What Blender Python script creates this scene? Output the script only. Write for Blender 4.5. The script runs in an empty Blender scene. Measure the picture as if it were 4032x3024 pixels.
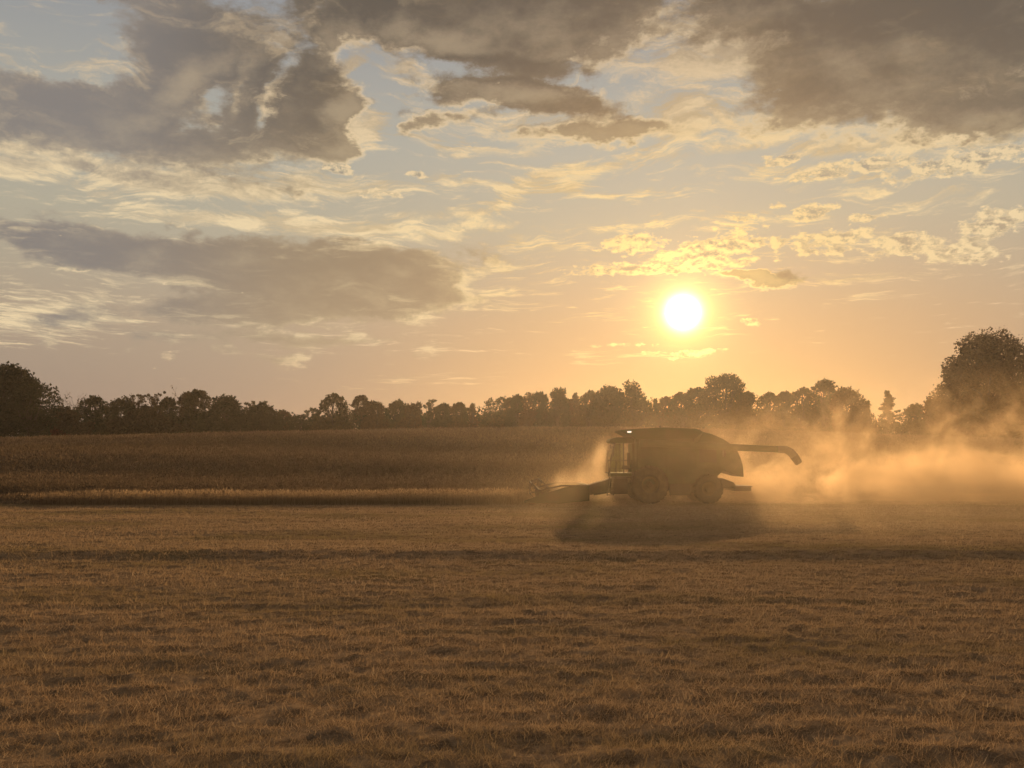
import bpy, math, random
import numpy as np
from mathutils import Vector, Matrix

# ------------------------------------------------------------------ camera
S = bpy.context.scene
EYE = 2.5                                   # eye height above the stubble
SUN_AZ, SUN_EL = 10.14, 8.52                # degrees: right of straight ahead, above the horizon
cam_data = bpy.data.cameras.new("camera")
cam_data.sensor_width = 36.0
cam_data.lens = 36.0 * 3800 / 4032
cam_data.clip_start, cam_data.clip_end = 0.1, 8000
camera = bpy.data.objects.new("camera", cam_data)
S.collection.objects.link(camera)
camera.location = (0, 0, EYE)
camera.rotation_euler = (math.radians(90 + 4.409), 0, 0)
S.camera = camera

# ------------------------------------------------------------------ exposure, sampling
S.view_settings.view_transform = 'Standard'
S.view_settings.look = 'None'
S.view_settings.exposure = 0.0
S.view_settings.gamma = 1.0
S.view_settings.use_curve_mapping = False
S.render.engine = 'CYCLES'
cy = S.cycles
cy.use_denoising = True
cy.use_adaptive_sampling = True
cy.adaptive_threshold = 0.015
cy.max_bounces = 6
cy.diffuse_bounces = 2
cy.glossy_bounces = 2
cy.transmission_bounces = 4
cy.transparent_max_bounces = 12
cy.volume_bounces = 1
cy.volume_step_rate = 0.7
cy.volume_max_steps = 256
cy.sample_clamp_indirect = 4.0

# ------------------------------------------------------------------ node helper
class N:
    """Writes shader nodes: every method returns an output socket."""
    def __init__(self, tree):
        self.t = tree
        tree.nodes.clear()
    def node(self, kind, **props):
        n = self.t.nodes.new(kind)
        for k, v in props.items():
            setattr(n, k, v)
        return n
    def put(self, socket, v):
        if v is None:
            return
        if isinstance(v, bpy.types.NodeSocket):
            self.t.links.new(v, socket)
        elif isinstance(v, (tuple, list)) and socket.type == 'RGBA' and len(v) == 3:
            socket.default_value = (*v, 1)
        else:
            socket.default_value = v
    def m(self, op, a, b=None, c=None, clamp=False):
        n = self.node('ShaderNodeMath', operation=op, use_clamp=clamp)
        for s, v in zip(n.inputs, (a, b, c)):
            self.put(s, v)
        return n.outputs[0]
    def add(self, *xs):
        r = xs[0]
        for x in xs[1:]:
            r = self.m('ADD', r, x)
        return r
    def mul(self, *xs):
        r = xs[0]
        for x in xs[1:]:
            r = self.m('MULTIPLY', r, x)
        return r
    def v(self, op, a, b=None, scale=None):
        n = self.node('ShaderNodeVectorMath', operation=op)
        self.put(n.inputs[0], a)
        self.put(n.inputs[1], b)
        if scale is not None:
            self.put(n.inputs['Scale'], scale)
        return n.outputs['Value'] if op in ('DOT_PRODUCT', 'LENGTH', 'DISTANCE') else n.outputs[0]
    def xyz(self, x, y, z):
        n = self.node('ShaderNodeCombineXYZ')
        for s, q in zip(n.inputs, (x, y, z)):
            self.put(s, q)
        return n.outputs[0]
    def sep(self, a):
        n = self.node('ShaderNodeSeparateXYZ')
        self.put(n.inputs[0], a)
        return n.outputs
    def noise(self, vec, scale, detail=4, rough=0.55, dist=0.0, color=False, lac=2.0):
        n = self.node('ShaderNodeTexNoise')
        self.put(n.inputs['Vector'], vec)
        n.inputs['Scale'].default_value = scale
        n.inputs['Detail'].default_value = detail
        n.inputs['Roughness'].default_value = rough
        n.inputs['Lacunarity'].default_value = lac
        n.inputs['Distortion'].default_value = dist
        return n.outputs['Color' if color else 'Fac']
    def step(self, x, a, b, lo=0.0, hi=1.0, smooth=True):
        n = self.node('ShaderNodeMapRange', interpolation_type='SMOOTHSTEP' if smooth else 'LINEAR', clamp=True)
        for s, q in zip(n.inputs, (x, a, b, lo, hi)):
            self.put(s, q)
        return n.outputs[0]
    def mix(self, f, a, b, kind='MIX'):
        n = self.node('ShaderNodeMix', data_type='RGBA', blend_type=kind, clamp_factor=True)
        self.put(n.inputs[0], f)
        self.put(n.inputs[6], a)
        self.put(n.inputs[7], b)
        return n.outputs[2]
    def vmix(self, f, a, b):
        n = self.node('ShaderNodeMix', data_type='VECTOR', clamp_factor=True)
        self.put(n.inputs[0], f)
        self.put(n.inputs[4], a)
        self.put(n.inputs[5], b)
        return n.outputs[1]
    def ramp(self, x, stops):
        n = self.node('ShaderNodeValToRGB')
        e = n.color_ramp.elements
        while len(e) < len(stops):
            e.new(0.5)
        for el, (p, c) in zip(e, stops):
            el.position = p
            el.color = (*c, 1)
        self.put(n.inputs[0], x)
        return n.outputs[0]
    def scale(self, col, f):
        return self.v('SCALE', col, scale=f)

def lin(r, g, b):
    return tuple((c / 255 / 12.92) if c / 255 <= 0.04045 else ((c / 255 + 0.055) / 1.055) ** 2.4 for c in (r, g, b))

# ------------------------------------------------------------------ sky: clear air, aureole, two cloud layers
# cloud masses: azimuth, elevation, half-width, half-height (degrees), tilt, weight
GREY_CLOUDS = [
    (-24.44, 17.96, 5.93, 2.56, 0, 1),
    (-18.78, 21.29, 6.16, 3.17, 0, 1),
    (-13.16, 20.22, 5.59, 3.32, -20, 1),
    (-22.45, 16.83, 10.62, 1.81, 2, 0.88),
    (-11.37, 19.38, 3.40, 2.56, -30, 0.9),
    (-26.65, 16.11, 5.68, 0.90, 0, 0.55),
    (-22.43, 24.37, 12.60, 0.68, 0, 0.6),
    (-27.85, 21.85, 1.21, 0.75, 0, 0.8),
    (-1.81, 25.05, 10.25, 2.86, 0, 1.25),
    (3.63, 23.55, 6.32, 1.51, 0, 0.8),
    (23.25, 21.99, 9.74, 4.07, 0, 1.0),
    (27.56, 18.16, 5.64, 2.11, 0, 0.9),
    (14.99, 24.95, 10.22, 1.36, 0, 0.7),
    (0.53, 20.93, 5.73, 0.98, -5, 0.9),
    (5.14, 18.83, 5.71, 0.68, 5, 0.7),
    (-4.10, 19.56, 3.91, 0.53, 8, 0.6),
    (19.09, 18.60, 7.14, 0.75, 0, 0.5),
    (-19.34, 11.42, 10.83, 1.28, -4, 1),
    (-11.52, 10.39, 9.46, 2.26, 0, 1.05),
    (-25.63, 11.93, 4.50, 0.75, 0, 0.95),
    (-15.10, 8.79, 8.16, 1.66, 0, 0.85),
    (-5.57, 11.88, 2.10, 0.60, 0, 0.7),
    (-23.84, 7.31, 4.83, 0.75, 0, 0.5),
    (-15.77, 6.88, 11.61, 1.66, 0, 0.5),
    (14.69, 10.75, 2.34, 0.42, -3, 1.05),
    (11.24, 22.25, 6.37, 1.66, 0, 0.58),
    (14.97, 24.18, 7.30, 1.36, 0, 0.75),
]
THIN_CLOUDS = [
    (-20.81, 15.59, 14.13, 1.13, 2, 1.0),
    (-22.18, 16.52, 9.80, 0.75, 0, 0.7),
    (8.96, 20.08, 16.39, 2.26, 5, 0.75),
    (12.74, 22.94, 6.63, 2.26, -10, 0.9),
    (21.78, 17.44, 12.64, 0.90, -3, 0.85),
    (20.40, 16.24, 9.92, 0.68, 3, 0.6),
    (2.06, 16.17, 12.05, 0.90, 12, 0.8),
    (-12.31, 13.55, 12.53, 0.90, -2, 0.8),
    (-22.76, 14.03, 4.88, 0.60, 0, 0.6),
    (-3.30, 13.24, 3.76, 1.21, 0, 0.6),
    (-1.01, 10.15, 3.77, 1.81, 0, 0.5),
    (-4.80, 9.07, 4.51, 0.90, 30, 0.6),
    (-25.12, 7.85, 6.15, 1.66, 0, 0.7),
    (-7.78, 6.49, 8.96, 0.60, 0, 0.4),
    (-4.77, 4.42, 4.51, 0.33, 3, 0.45),
    (5.05, 6.07, 5.26, 0.60, 0, 0.4),
    (-10.67, 22.16, 0.89, 1.96, -20, 1.0),
    (-18.18, 19.77, 0.72, 1.66, 20, 1.0),
    (-14.19, 20.41, 0.59, 1.81, -20, 0.9),
    (-8.68, 19.40, 1.79, 1.66, 0, 0.9),
]
PUFFS = [
    (7.36, 12.57, 2.24, 0.72, 8, 1),
    (11.52, 12.06, 3.40, 0.93, 14, 1.1),
    (9.14, 11.23, 5.96, 0.42, 2, 1.1),
    (14.43, 12.29, 3.65, 0.60, 4, 0.8),
    (18.37, 12.19, 2.44, 0.72, 5, 0.95),
    (22.39, 11.61, 2.65, 0.72, 0, 1),
    (24.95, 10.98, 3.15, 0.51, 5, 0.8),
    (27.10, 12.38, 2.42, 0.83, 14, 1),
    (26.05, 10.55, 1.49, 0.42, 4, 0.9),
    (10.55, 6.05, 1.93, 0.33, 4, 1),
    (8.19, 6.11, 1.34, 0.24, 0, 0.7),
    (14.35, 7.92, 0.88, 0.27, 0, 1),
    (17.58, 13.86, 1.58, 0.45, 6, 0.95),
    (20.31, 13.30, 1.56, 0.33, 8, 0.8),
    (13.74, 13.90, 1.32, 0.30, 0, 0.7),
    (15.62, 14.28, 0.87, 0.27, 0, 0.7),
    (15.96, 16.84, 1.31, 0.45, 10, 0.9),
    (19.71, 16.17, 4.69, 0.54, 3, 0.85),
    (25.36, 15.75, 4.51, 0.75, 3, 0.9),
    (-10.44, 16.71, 1.11, 0.33, 0, 0.95),
    (-6.07, 16.60, 1.05, 0.30, 0, 0.8),
    (-7.87, 15.46, 1.34, 0.38, 0, 0.7),
    (9.55, 8.24, 1.04, 0.18, 0, 0.6),
    (5.81, 6.67, 2.25, 0.21, 0, 0.5),
]
CLEARINGS = [
    (-17.48, 19.97, 2.16, 0.83, 35, 0.5),
    (-14.27, 20.54, 0.66, 1.96, -18, 0.62),
    (-8.06, 18.86, 1.19, 2.26, 15, 0.7),
    (-9.48, 23.17, 1.49, 1.21, 20, 0.55),
    (-4.89, 22.71, 3.01, 0.60, -8, 0.45),
    (9.29, 22.51, 6.70, 1.81, -12, 0.3),
    (-25.60, 21.75, 3.42, 1.36, 0, 0.8),
    (-21.37, 16.21, 7.04, 0.60, 4, 0.4),
    (19.05, 16.98, 8.57, 0.45, -3, 0.4),
    (-22.62, 9.52, 3.62, 0.68, -4, 0.6),
]

world = bpy.data.worlds.new("World")
S.world = world
world.use_nodes = True
world.cycles.sampling_method = 'MANUAL'
world.cycles.sample_map_resolution = 512
w = N(world.node_tree)
d = w.v('NORMALIZE', w.node('ShaderNodeTexCoord').outputs['Generated'])
dx, dy, dz = w.sep(d)
az = w.m('MULTIPLY', w.m('ARCTAN2', dx, dy), 180 / math.pi)
el = w.m('MULTIPLY', w.m('ARCSINE', dz), 180 / math.pi)
ca, sa = math.cos(math.radians(SUN_EL)), math.sin(math.radians(SUN_EL))
sun_dir = (ca * math.sin(math.radians(SUN_AZ)), ca * math.cos(math.radians(SUN_AZ)), sa)
sun_ang = w.m('MULTIPLY', w.m('ARCCOSINE', w.m('MINIMUM', w.v('DOT_PRODUCT', d, sun_dir), 1.0)), 180 / math.pi)

nishita = w.node('ShaderNodeTexSky', sky_type='NISHITA')
nishita.sun_disc = False
nishita.sun_elevation = math.radians(SUN_EL)
nishita.sun_rotation = math.radians(SUN_AZ)
nishita.air_density, nishita.dust_density, nishita.ozone_density = 1.0, 2.0, 1.0

def gauss(x, s):
    return w.m('EXPONENT', w.m('MULTIPLY', w.m('MULTIPLY', x, x), -1 / (s * s)))

# hazy clear air, as radiance
elf = w.m('DIVIDE', w.m('MAXIMUM', el, 0.0), 40.0, clamp=True)
air = w.ramp(elf, [(0.0, lin(138, 117, 106)), (0.08, lin(151, 132, 119)), (0.20, lin(169, 151, 130)), (0.34, lin(174, 166, 146)),
                   (0.46, lin(168, 165, 154)), (0.62, lin(146, 148, 150)), (1.0, lin(112, 118, 130))])
warm = w.m('MULTIPLY', gauss(w.v('LENGTH', w.xyz(w.m('SUBTRACT', az, SUN_AZ + 2.0), w.m('MULTIPLY', w.m('SUBTRACT', el, 2.0), 2.1), 0.0)), 17.5), 0.9)
air = w.vmix(warm, air, lin(202, 143, 80))
away = w.step(sun_ang, 35, 110)
air = w.vmix(away, air, w.scale(air, 0.75))
air = w.v('ADD', air, w.scale(nishita.outputs[0], 0.004))
halo = w.v('ADD', w.scale((1.0, 0.60, 0.22), w.m('MULTIPLY', gauss(sun_ang, 3.6), 0.24)),
           w.scale((1.0, 0.72, 0.12), w.m('MULTIPLY', gauss(sun_ang, 1.75), 0.95)))
halo = w.v('ADD', halo, w.scale((1.0, 0.9, 0.7), w.m('MULTIPLY', gauss(sun_ang, 0.72), 7.0)))

def blobs(q, table, inner, outer):
    total = 0.0
    for a, e, ra, re, rot, wt in table:
        if rot == 0:
            n = w.node('ShaderNodeVectorMath', operation='MULTIPLY_ADD')
            w.put(n.inputs[0], q)
            n.inputs[1].default_value = (1 / ra, 1 / re, 0)
            n.inputs[2].default_value = (-a / ra, -e / re, 0)
            dist = w.v('LENGTH', n.outputs[0])
        else:
            c_, s_ = math.cos(math.radians(rot)), math.sin(math.radians(rot))
            u = w.m('ADD', w.v('DOT_PRODUCT', q, (c_ / ra, s_ / ra, 0)), -(a * c_ + e * s_) / ra)
            v = w.m('ADD', w.v('DOT_PRODUCT', q, (-s_ / re, c_ / re, 0)), (a * s_ - e * c_) / re)
            dist = w.m('SQRT', w.m('MULTIPLY_ADD', u, u, w.m('MULTIPLY', v, v)))
        g = w.step(dist, outer, inner, 0.0, wt)
        total = g if isinstance(total, float) else w.m('MAXIMUM', total, g)
    return total

def deck_at(a, e):
    """the same direction on a flat cloud deck overhead, which narrows toward the horizon"""
    s = w.m('TANGENT', w.m('MULTIPLY', w.m('MAXIMUM', w.m('ADD', e, 4.5), 1.5), math.pi / 180))
    inv = w.m('DIVIDE', 1.0, s)
    return w.xyz(w.mul(a, math.pi / 180, w.m('ADD', inv, 1.2)), inv, 0.0)

def grey_at(a, e):
    """thickness of the heavy clouds in the direction a, e (degrees)"""
    flat = w.xyz(w.m('MULTIPLY', a, 0.8), w.m('MULTIPLY', e, 1.35), 0.0)
    n1 = w.v('SUBTRACT', w.noise(flat, 0.15, 2, 0.5, color=True), (0.5, 0.5, 0.5))
    n2 = w.v('SUBTRACT', w.noise(flat, 0.75, 4, 0.62, color=True), (0.5, 0.5, 0.5))
    qq = w.v('ADD', w.xyz(a, e, 0.0), w.v('ADD', w.v('MULTIPLY', n1, (6.0, 2.4, 0.0)), w.v('MULTIPLY', n2, (2.2, 1.5, 0.0))))
    g = blobs(qq, GREY_CLOUDS, 0.0, 2.0)
    g = w.m('SUBTRACT', g, blobs(qq, CLEARINGS, 0.0, 1.9))
    behind = w.m('MAXIMUM', w.step(w.m('ABSOLUTE', a), 31, 45), w.step(e, 27, 36))
    g = w.m('MAXIMUM', g, w.m('MULTIPLY', behind, 0.62))
    f = w.noise(w.v('ADD', deck_at(a, e), w.v('SCALE', n1, scale=0.35)), 2.3, 7, 0.56)
    f2 = w.noise(flat, 0.42, 7, 0.66)
    return w.add(g, w.mul(w.m('SUBTRACT', f, 0.5), 0.95), w.mul(w.m('SUBTRACT', f2, 0.5), 0.95), w.step(e, 12, 22, 0.0, 0.10)), n1, n2

Tg, n1, n2 = grey_at(az, el)
sx, sy = w.m('SUBTRACT', SUN_AZ, az), w.m('SUBTRACT', SUN_EL, el)
toward = w.v('SCALE', w.v('NORMALIZE', w.xyz(sx, sy, 0.0)), scale=1.6)
tx, ty, _ = w.sep(toward)
Tg2, _, _ = grey_at(w.m('ADD', az, tx), w.m('ADD', el, ty))
a_grey = w.step(Tg, 0.33, 0.62)
thick = w.step(Tg, 0.40, 0.92)
facing = w.step(w.m('SUBTRACT', Tg, Tg2), -0.15, 0.95)            # 1 on the edges that face the sun

# thin broken layer: rippled streaks
warped = w.v('ADD', w.xyz(az, el, 0.0), w.v('ADD', w.v('MULTIPLY', n1, (6.0, 2.0, 0.0)), w.v('MULTIPLY', n2, (2.4, 1.1, 0.0))))
thin = w.m('MAXIMUM', blobs(warped, THIN_CLOUDS, 0.0, 1.9), w.m('MULTIPLY', w.step(el, 3, 12), 0.34))
deck = w.v('ADD', deck_at(az, el), w.v('ADD', w.v('SCALE', n1, scale=0.5), w.v('SCALE', n2, scale=0.10)))
def drawn_out(v, across):
    c_, s_ = math.cos(math.radians(22)), math.sin(math.radians(22))
    return w.xyz(w.v('DOT_PRODUCT', v, (0.62 * c_, -s_ * across, 0)), w.v('DOT_PRODUCT', v, (0.62 * s_, c_ * across, 0)), 0.0)
dr = drawn_out(deck, 1.45)
f_deck = w.noise(dr, 4.0, 8, 0.64)
shift = w.m('DIVIDE', 0.035, w.m('ADD', dz, 0.10))
f_sun = w.noise(w.v('ADD', dr, w.v('SCALE', w.v('NORMALIZE', w.xyz(sx, w.m('MULTIPLY', sy, -2.5), 0.0)), scale=shift)), 4.0, 5, 0.64)
f_rip = w.noise(drawn_out(deck, 2.0), 9.0, 5, 0.62, dist=1.0)
relief = w.step(w.m('SUBTRACT', f_deck, f_sun), -0.10, 0.12)
Tc = w.add(w.m('MULTIPLY', thin, 0.9), w.mul(w.m('SUBTRACT', f_deck, 0.5), 1.9), w.mul(w.m('SUBTRACT', f_rip, 0.5), 1.05))
a_thin = w.m('MULTIPLY', w.step(Tc, 0.28, 0.80), 0.92)
body = w.step(Tc, 0.75, 1.5)

# thin cloud passes the low sun's light: cream, gold close to the sun; thick cloud holds it back: warm grey
near = gauss(sun_ang, 13.0)
close = gauss(sun_ang, 5.0)
cream = w.vmix(near, lin(226, 204, 164), lin(246, 208, 136))
cream = w.vmix(w.step(el, 13, 24), cream, lin(206, 182, 148))
cream = w.vmix(w.step(el, 7, 2), cream, lin(208, 168, 114))
cream = w.v('ADD', cream, w.scale((1.0, 0.66, 0.18), w.m('MULTIPLY', close, 0.6)))
core = w.vmix(w.step(el, 6, 24), lin(162, 142, 116), lin(94, 86, 77))
core = w.vmix(w.step(az, -10, -26), core, lin(132, 126, 122))
core = w.vmix(w.m('MULTIPLY', w.step(el, 7.5, 3.0), 0.85), core, air)
core = w.vmix(w.m('MULTIPLY', near, 0.6), core, lin(190, 146, 94))
lit = w.m('MULTIPLY', w.m('POWER', w.m('SUBTRACT', 1.0, thick), 1.5), w.m('ADD', w.m('MULTIPLY', w.step(facing, 0.0, 0.4), 0.85), 0.15))
lit = w.m('MAXIMUM', lit, w.mul(facing, 0.42))
lit = w.m('MAXIMUM', lit, w.mul(w.step(f_deck, 0.47, 0.72), w.step(thick, 1.1, 0.5), 0.6))
lit = w.m('MAXIMUM', lit, w.m('MULTIPLY', w.step(f_deck, 0.50, 0.80), 0.30))
rimband = w.mul(w.step(Tg, 0.36, 0.46), w.step(Tg, 0.66, 0.48), w.step(facing, 0.08, 0.35))
grey_col = w.vmix(lit, core, cream)
grey_col = w.vmix(w.m('MULTIPLY', rimband, 0.75), grey_col, w.scale(cream, 1.12))
thin_col = w.vmix(w.m('ADD', w.m('MULTIPLY', body, 0.35), w.m('MULTIPLY', w.m('SUBTRACT', 1.0, relief), 0.42)), w.scale(cream, 1.10), core)

# small broken cumulus, crisp against the glow
pc = w.xyz(w.m('MULTIPLY', az, 1.0), w.m('MULTIPLY', el, 1.7), 0.0)
pf = w.noise(pc, 0.85, 7, 0.64)
ps = w.noise(w.v('ADD', pc, w.v('SCALE', w.v('NORMALIZE', w.xyz(sx, w.m('MULTIPLY', sy, 1.7), 0.0)), scale=0.32)), 0.85, 5, 0.64)
small = w.v('ADD', w.xyz(az, el, 0.0), w.v('ADD', w.v('MULTIPLY', n1, (2.0, 0.6, 0.0)), w.v('MULTIPLY', n2, (1.6, 0.9, 0.0))))
Tp = w.add(blobs(small, PUFFS, 0.0, 1.7), w.mul(w.m('SUBTRACT', pf, 0.5), 2.3))
a_puff = w.step(Tp, 0.42, 0.66)
puff_lit = w.m('MAXIMUM', w.step(w.m('SUBTRACT', pf, ps), -0.12, 0.08), w.step(Tp, 0.8, 0.45))
puff_col = w.vmix(puff_lit, w.vmix(0.55, core, air), w.scale(cream, 1.06))

sky = w.vmix(a_thin, air, thin_col)
sky = w.vmix(w.m('MULTIPLY', a_grey, 0.95), sky, grey_col)
dim = w.m('SUBTRACT', 1.0, w.m('MULTIPLY', away, 0.25))
sky = w.vmix(w.m('MULTIPLY', a_puff, 0.92), sky, puff_col)
sky = w.scale(sky, dim)
sky = w.v('ADD', sky, halo)
sky = w.vmix(w.step(el, -0.5, -3.0), sky, lin(70, 56, 40))
bg = w.node('ShaderNodeBackground')
w.put(bg.inputs['Color'], sky)
bg.inputs['Strength'].default_value = 1.0
wo = w.node('ShaderNodeOutputWorld')
w.t.links.new(bg.outputs[0], wo.inputs['Surface'])

# ------------------------------------------------------------------ sun
sun_data = bpy.data.lights.new("sun", 'SUN')
sun_data.energy = 4.3
sun_data.angle = math.radians(0.53)
sun_data.color = (1.0, 0.60, 0.27)
sun = bpy.data.objects.new("sun", sun_data)
S.collection.objects.link(sun)
sun.rotation_euler = Vector(sun_dir).to_track_quat('Z', 'Y').to_euler()

# ------------------------------------------------------------------ object helpers
random.seed(7)
rng = np.random.default_rng(7)

def tag(o, label=None, cat=None, group=None, kind=None):
    for k, v in (("label", label), ("category", cat), ("group", group), ("kind", kind)):
        if v:
            o[k] = v
    return o

def link(name, mesh, mat=None, parent=None):
    o = bpy.data.objects.new(name, mesh)
    S.collection.objects.link(o)
    if mat:
        mesh.materials.append(mat)
    if parent:
        o.parent = parent
    return o

def empty(name, loc=(0, 0, 0), rz=0.0):
    o = bpy.data.objects.new(name, None)
    S.collection.objects.link(o)
    o.location = loc
    o.rotation_euler = (0, 0, rz)
    o.empty_display_size = 0.3
    return o

def mesh_np(name, verts, faces, smooth=False):
    """verts (n,3); faces (m,k) with one face size"""
    verts = np.ascontiguousarray(verts, dtype=np.float32)
    faces = np.ascontiguousarray(faces, dtype=np.int32)
    me = bpy.data.meshes.new(name)
    m, k = faces.shape
    me.vertices.add(len(verts))
    me.vertices.foreach_set("co", verts.ravel())
    me.loops.add(m * k)
    me.loops.foreach_set("vertex_index", faces.ravel())
    me.polygons.add(m)
    me.polygons.foreach_set("loop_start", np.arange(0, m * k, k, dtype=np.int32))
    me.polygons.foreach_set("loop_total", np.full(m, k, dtype=np.int32))
    me.polygons.foreach_set("use_smooth", np.full(m, smooth, dtype=bool))
    me.update(calc_edges=True)
    return me

def material(name, color, rough=0.8, spec=0.3, metal=0.0, vary=None):
    """Principled; vary=(scale, second colour, amount) mixes in a noise-driven second colour"""
    mt = bpy.data.materials.new(name)
    mt.use_nodes = True
    n = N(mt.node_tree)
    b = n.node('ShaderNodeBsdfPrincipled')
    n.put(b.inputs['Base Color'], color)
    b.inputs['Roughness'].default_value = rough
    b.inputs['Specular IOR Level'].default_value = spec
    b.inputs['Metallic'].default_value = metal
    if vary:
        co = n.node('ShaderNodeTexCoord').outputs['Object']
        f = n.step(n.noise(co, vary[0], 5, 0.6), 0.42, 0.68)
        n.put(b.inputs['Base Color'], n.mix(n.m('MULTIPLY', f, vary[2]), color, vary[1]))
    n.t.links.new(b.outputs[0], n.node('ShaderNodeOutputMaterial').inputs['Surface'])
    return mt

def leaf_material(name, stops, translucent=0.35, rough=0.9, patch=None):
    """many small faces: colour picked per loose piece, part of the light passes through"""
    mt = bpy.data.materials.new(name)
    mt.use_nodes = True
    n = N(mt.node_tree)
    r = n.node('ShaderNodeNewGeometry').outputs['Random Per Island']
    col = n.ramp(r, stops)
    if patch:
        co = n.node('ShaderNodeTexCoord').outputs['Object']
        f = n.step(n.noise(n.v('MULTIPLY', co, patch[3]), patch[0], 4, 0.55), 0.45, 0.66)
        col = n.mix(n.m('MULTIPLY', f, patch[2]), col, patch[1])
    dfs = n.node('ShaderNodeBsdfDiffuse')
    n.put(dfs.inputs['Color'], col)
    tr = n.node('ShaderNodeBsdfTranslucent')
    n.put(tr.inputs['Color'], col)
    mx = n.node('ShaderNodeMixShader')
    mx.inputs[0].default_value = translucent
    n.t.links.new(dfs.outputs[0], mx.inputs[1])
    n.t.links.new(tr.outputs[0], mx.inputs[2])
    n.t.links.new(mx.outputs[0], n.node('ShaderNodeOutputMaterial').inputs['Surface'])
    return mt

# ------------------------------------------------------------------ terrain
def hash2(ix, iy, seed):
    h = (ix.astype(np.int64) * 374761393 + iy.astype(np.int64) * 668265263 + seed * 1442695041) & 0xFFFFFFFF
    h = ((h ^ (h >> 13)) * 1274126177) & 0xFFFFFFFF
    return ((h ^ (h >> 16)) & 0xFFFF) / 65535.0

def vnoise(x, y, seed=0):
    ix, iy = np.floor(x), np.floor(y)
    fx, fy = x - ix, y - iy
    fx, fy = fx * fx * (3 - 2 * fx), fy * fy * (3 - 2 * fy)
    a, b = hash2(ix, iy, seed), hash2(ix + 1, iy, seed)
    c, d_ = hash2(ix, iy + 1, seed), hash2(ix + 1, iy + 1, seed)
    return (a + (b - a) * fx) * (1 - fy) + (c + (d_ - c) * fx) * fy

def fbm(x, y, octaves=4, seed=0, gain=0.5):
    t, amp, norm = 0.0, 1.0, 0.0
    for k in range(octaves):
        t = t + amp * vnoise(x * 2 ** k + 17.3 * k, y * 2 ** k - 9.1 * k, seed + k)
        norm += amp
        amp *= gain
    return t / norm

def sstep(x, a, b):
    t = np.clip((x - a) / (b - a), 0, 1)
    return t * t * (3 - 2 * t)

RIDGE_X = np.array([-140, -87.3, -79.5, -63.7, -48.0, -31.7, -16.4, 3.3, 23.0, 38.8, 54.6, 66.4, 79.5, 140])
RIDGE_Z = np.array([4.6, 5.45, 5.68, 6.12, 6.51, 7.02, 7.22, 7.38, 7.30, 6.94, 6.31, 5.84, 5.25, 4.2]) - 1.05
CROP_Y = 52.2                                # near edge of the uncut crop
SWATH_Y = 58.6                               # crop edge behind the combine
HEADER_FRONT_X = 1.25                        # where the combine is cutting into the crop

def hill(x, y):
    zr = np.interp(x, RIDGE_X, RIDGE_Z)
    t = np.clip((y - 57) / (152 - 57), 0, 1)
    up = t * t * (3 - 2 * t) * 0.55 + np.sin(t * math.pi / 2) * 0.45
    z = zr * up - 1.2 * sstep(y, 156, 200) - 2.0 * sstep(y, 230, 500)
    # long low swells across the slope
    z = z + 0.24 * (0.3 + fbm(x * 0.03, y * 0.04, 2, 91)) * sstep(y, 60, 75) * (1 - sstep(y, 140, 156)) * np.sin(y * 0.19 + 0.03 * x + 1.8 * np.sin(x * 0.035))
    return z

def rough(x, y):
    """lumps of the cut field, dying out under the crop"""
    k = 1 - sstep(y, 49.5, 52)
    lump = (fbm(x * 3.1, y * 3.3, 4, 3, 0.6) - 0.5) * 0.095
    swell = (fbm(x * 0.30, y * 0.45, 3, 11) - 0.5) * 0.10
    rows = 0.006 * np.sin(y * 2 * math.pi / 0.76 + 2.0 * fbm(x * 0.1, y * 0.1, 2, 5))
    ledge = 0.13 * sstep(y, 24.0, 25.2) * (1 - sstep(y, 25.2, 33))          # edge of a mown strip
    ruts = 0.0
    for y0, slope, deep in ((29.6, 0.035, .07), (31.9, 0.035, .07), (44.2, -0.02, .09), (46.6, -0.02, .09), (16.4, 0.06, .045)):
        ruts = ruts - deep * np.exp(-((y - y0 - slope * x - 0.5 * fbm(x * 0.15, y * 0 + y0, 2, 61)) / 0.22) ** 2)
    return k * (lump + swell + rows + ledge + ruts)

def terrain(x, y):
    return hill(x, y) + rough(x, y)

def ground_z(x, y):
    return float(terrain(np.array([float(x)]), np.array([float(y)]))[0])

# one sheet out past the horizon: rings round the camera, dense in front
front = np.radians(np.linspace(-42, 42, 760))
back = np.radians(np.linspace(42, 318, 70)[1:-1])
ang = np.concatenate([front, back])
rad = np.concatenate([[0.5, 2.0, 4.0], np.geomspace(5.5, 56, 420), np.geomspace(56, 170, 130)[1:], np.geomspace(170, 1500, 30)[1:]])
R, A = np.meshgrid(rad, ang, indexing='ij')
gx, gy = R * np.sin(A), R * np.cos(A)
gz = terrain(gx, gy)
na, nr = len(ang), len(rad)
i, j = np.meshgrid(np.arange(nr - 1), np.arange(na), indexing='ij')
jn = (j + 1) % na
quads = np.stack([i * na + j, (i + 1) * na + j, (i + 1) * na + jn, i * na + jn], -1).reshape(-1, 4)
gv = np.stack([gx, gy, gz], -1).reshape(-1, 3)
gv = np.vstack([gv, [[0, 0, ground_z(0, 0)]]])
me = mesh_np("field", gv, quads, True)

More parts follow.
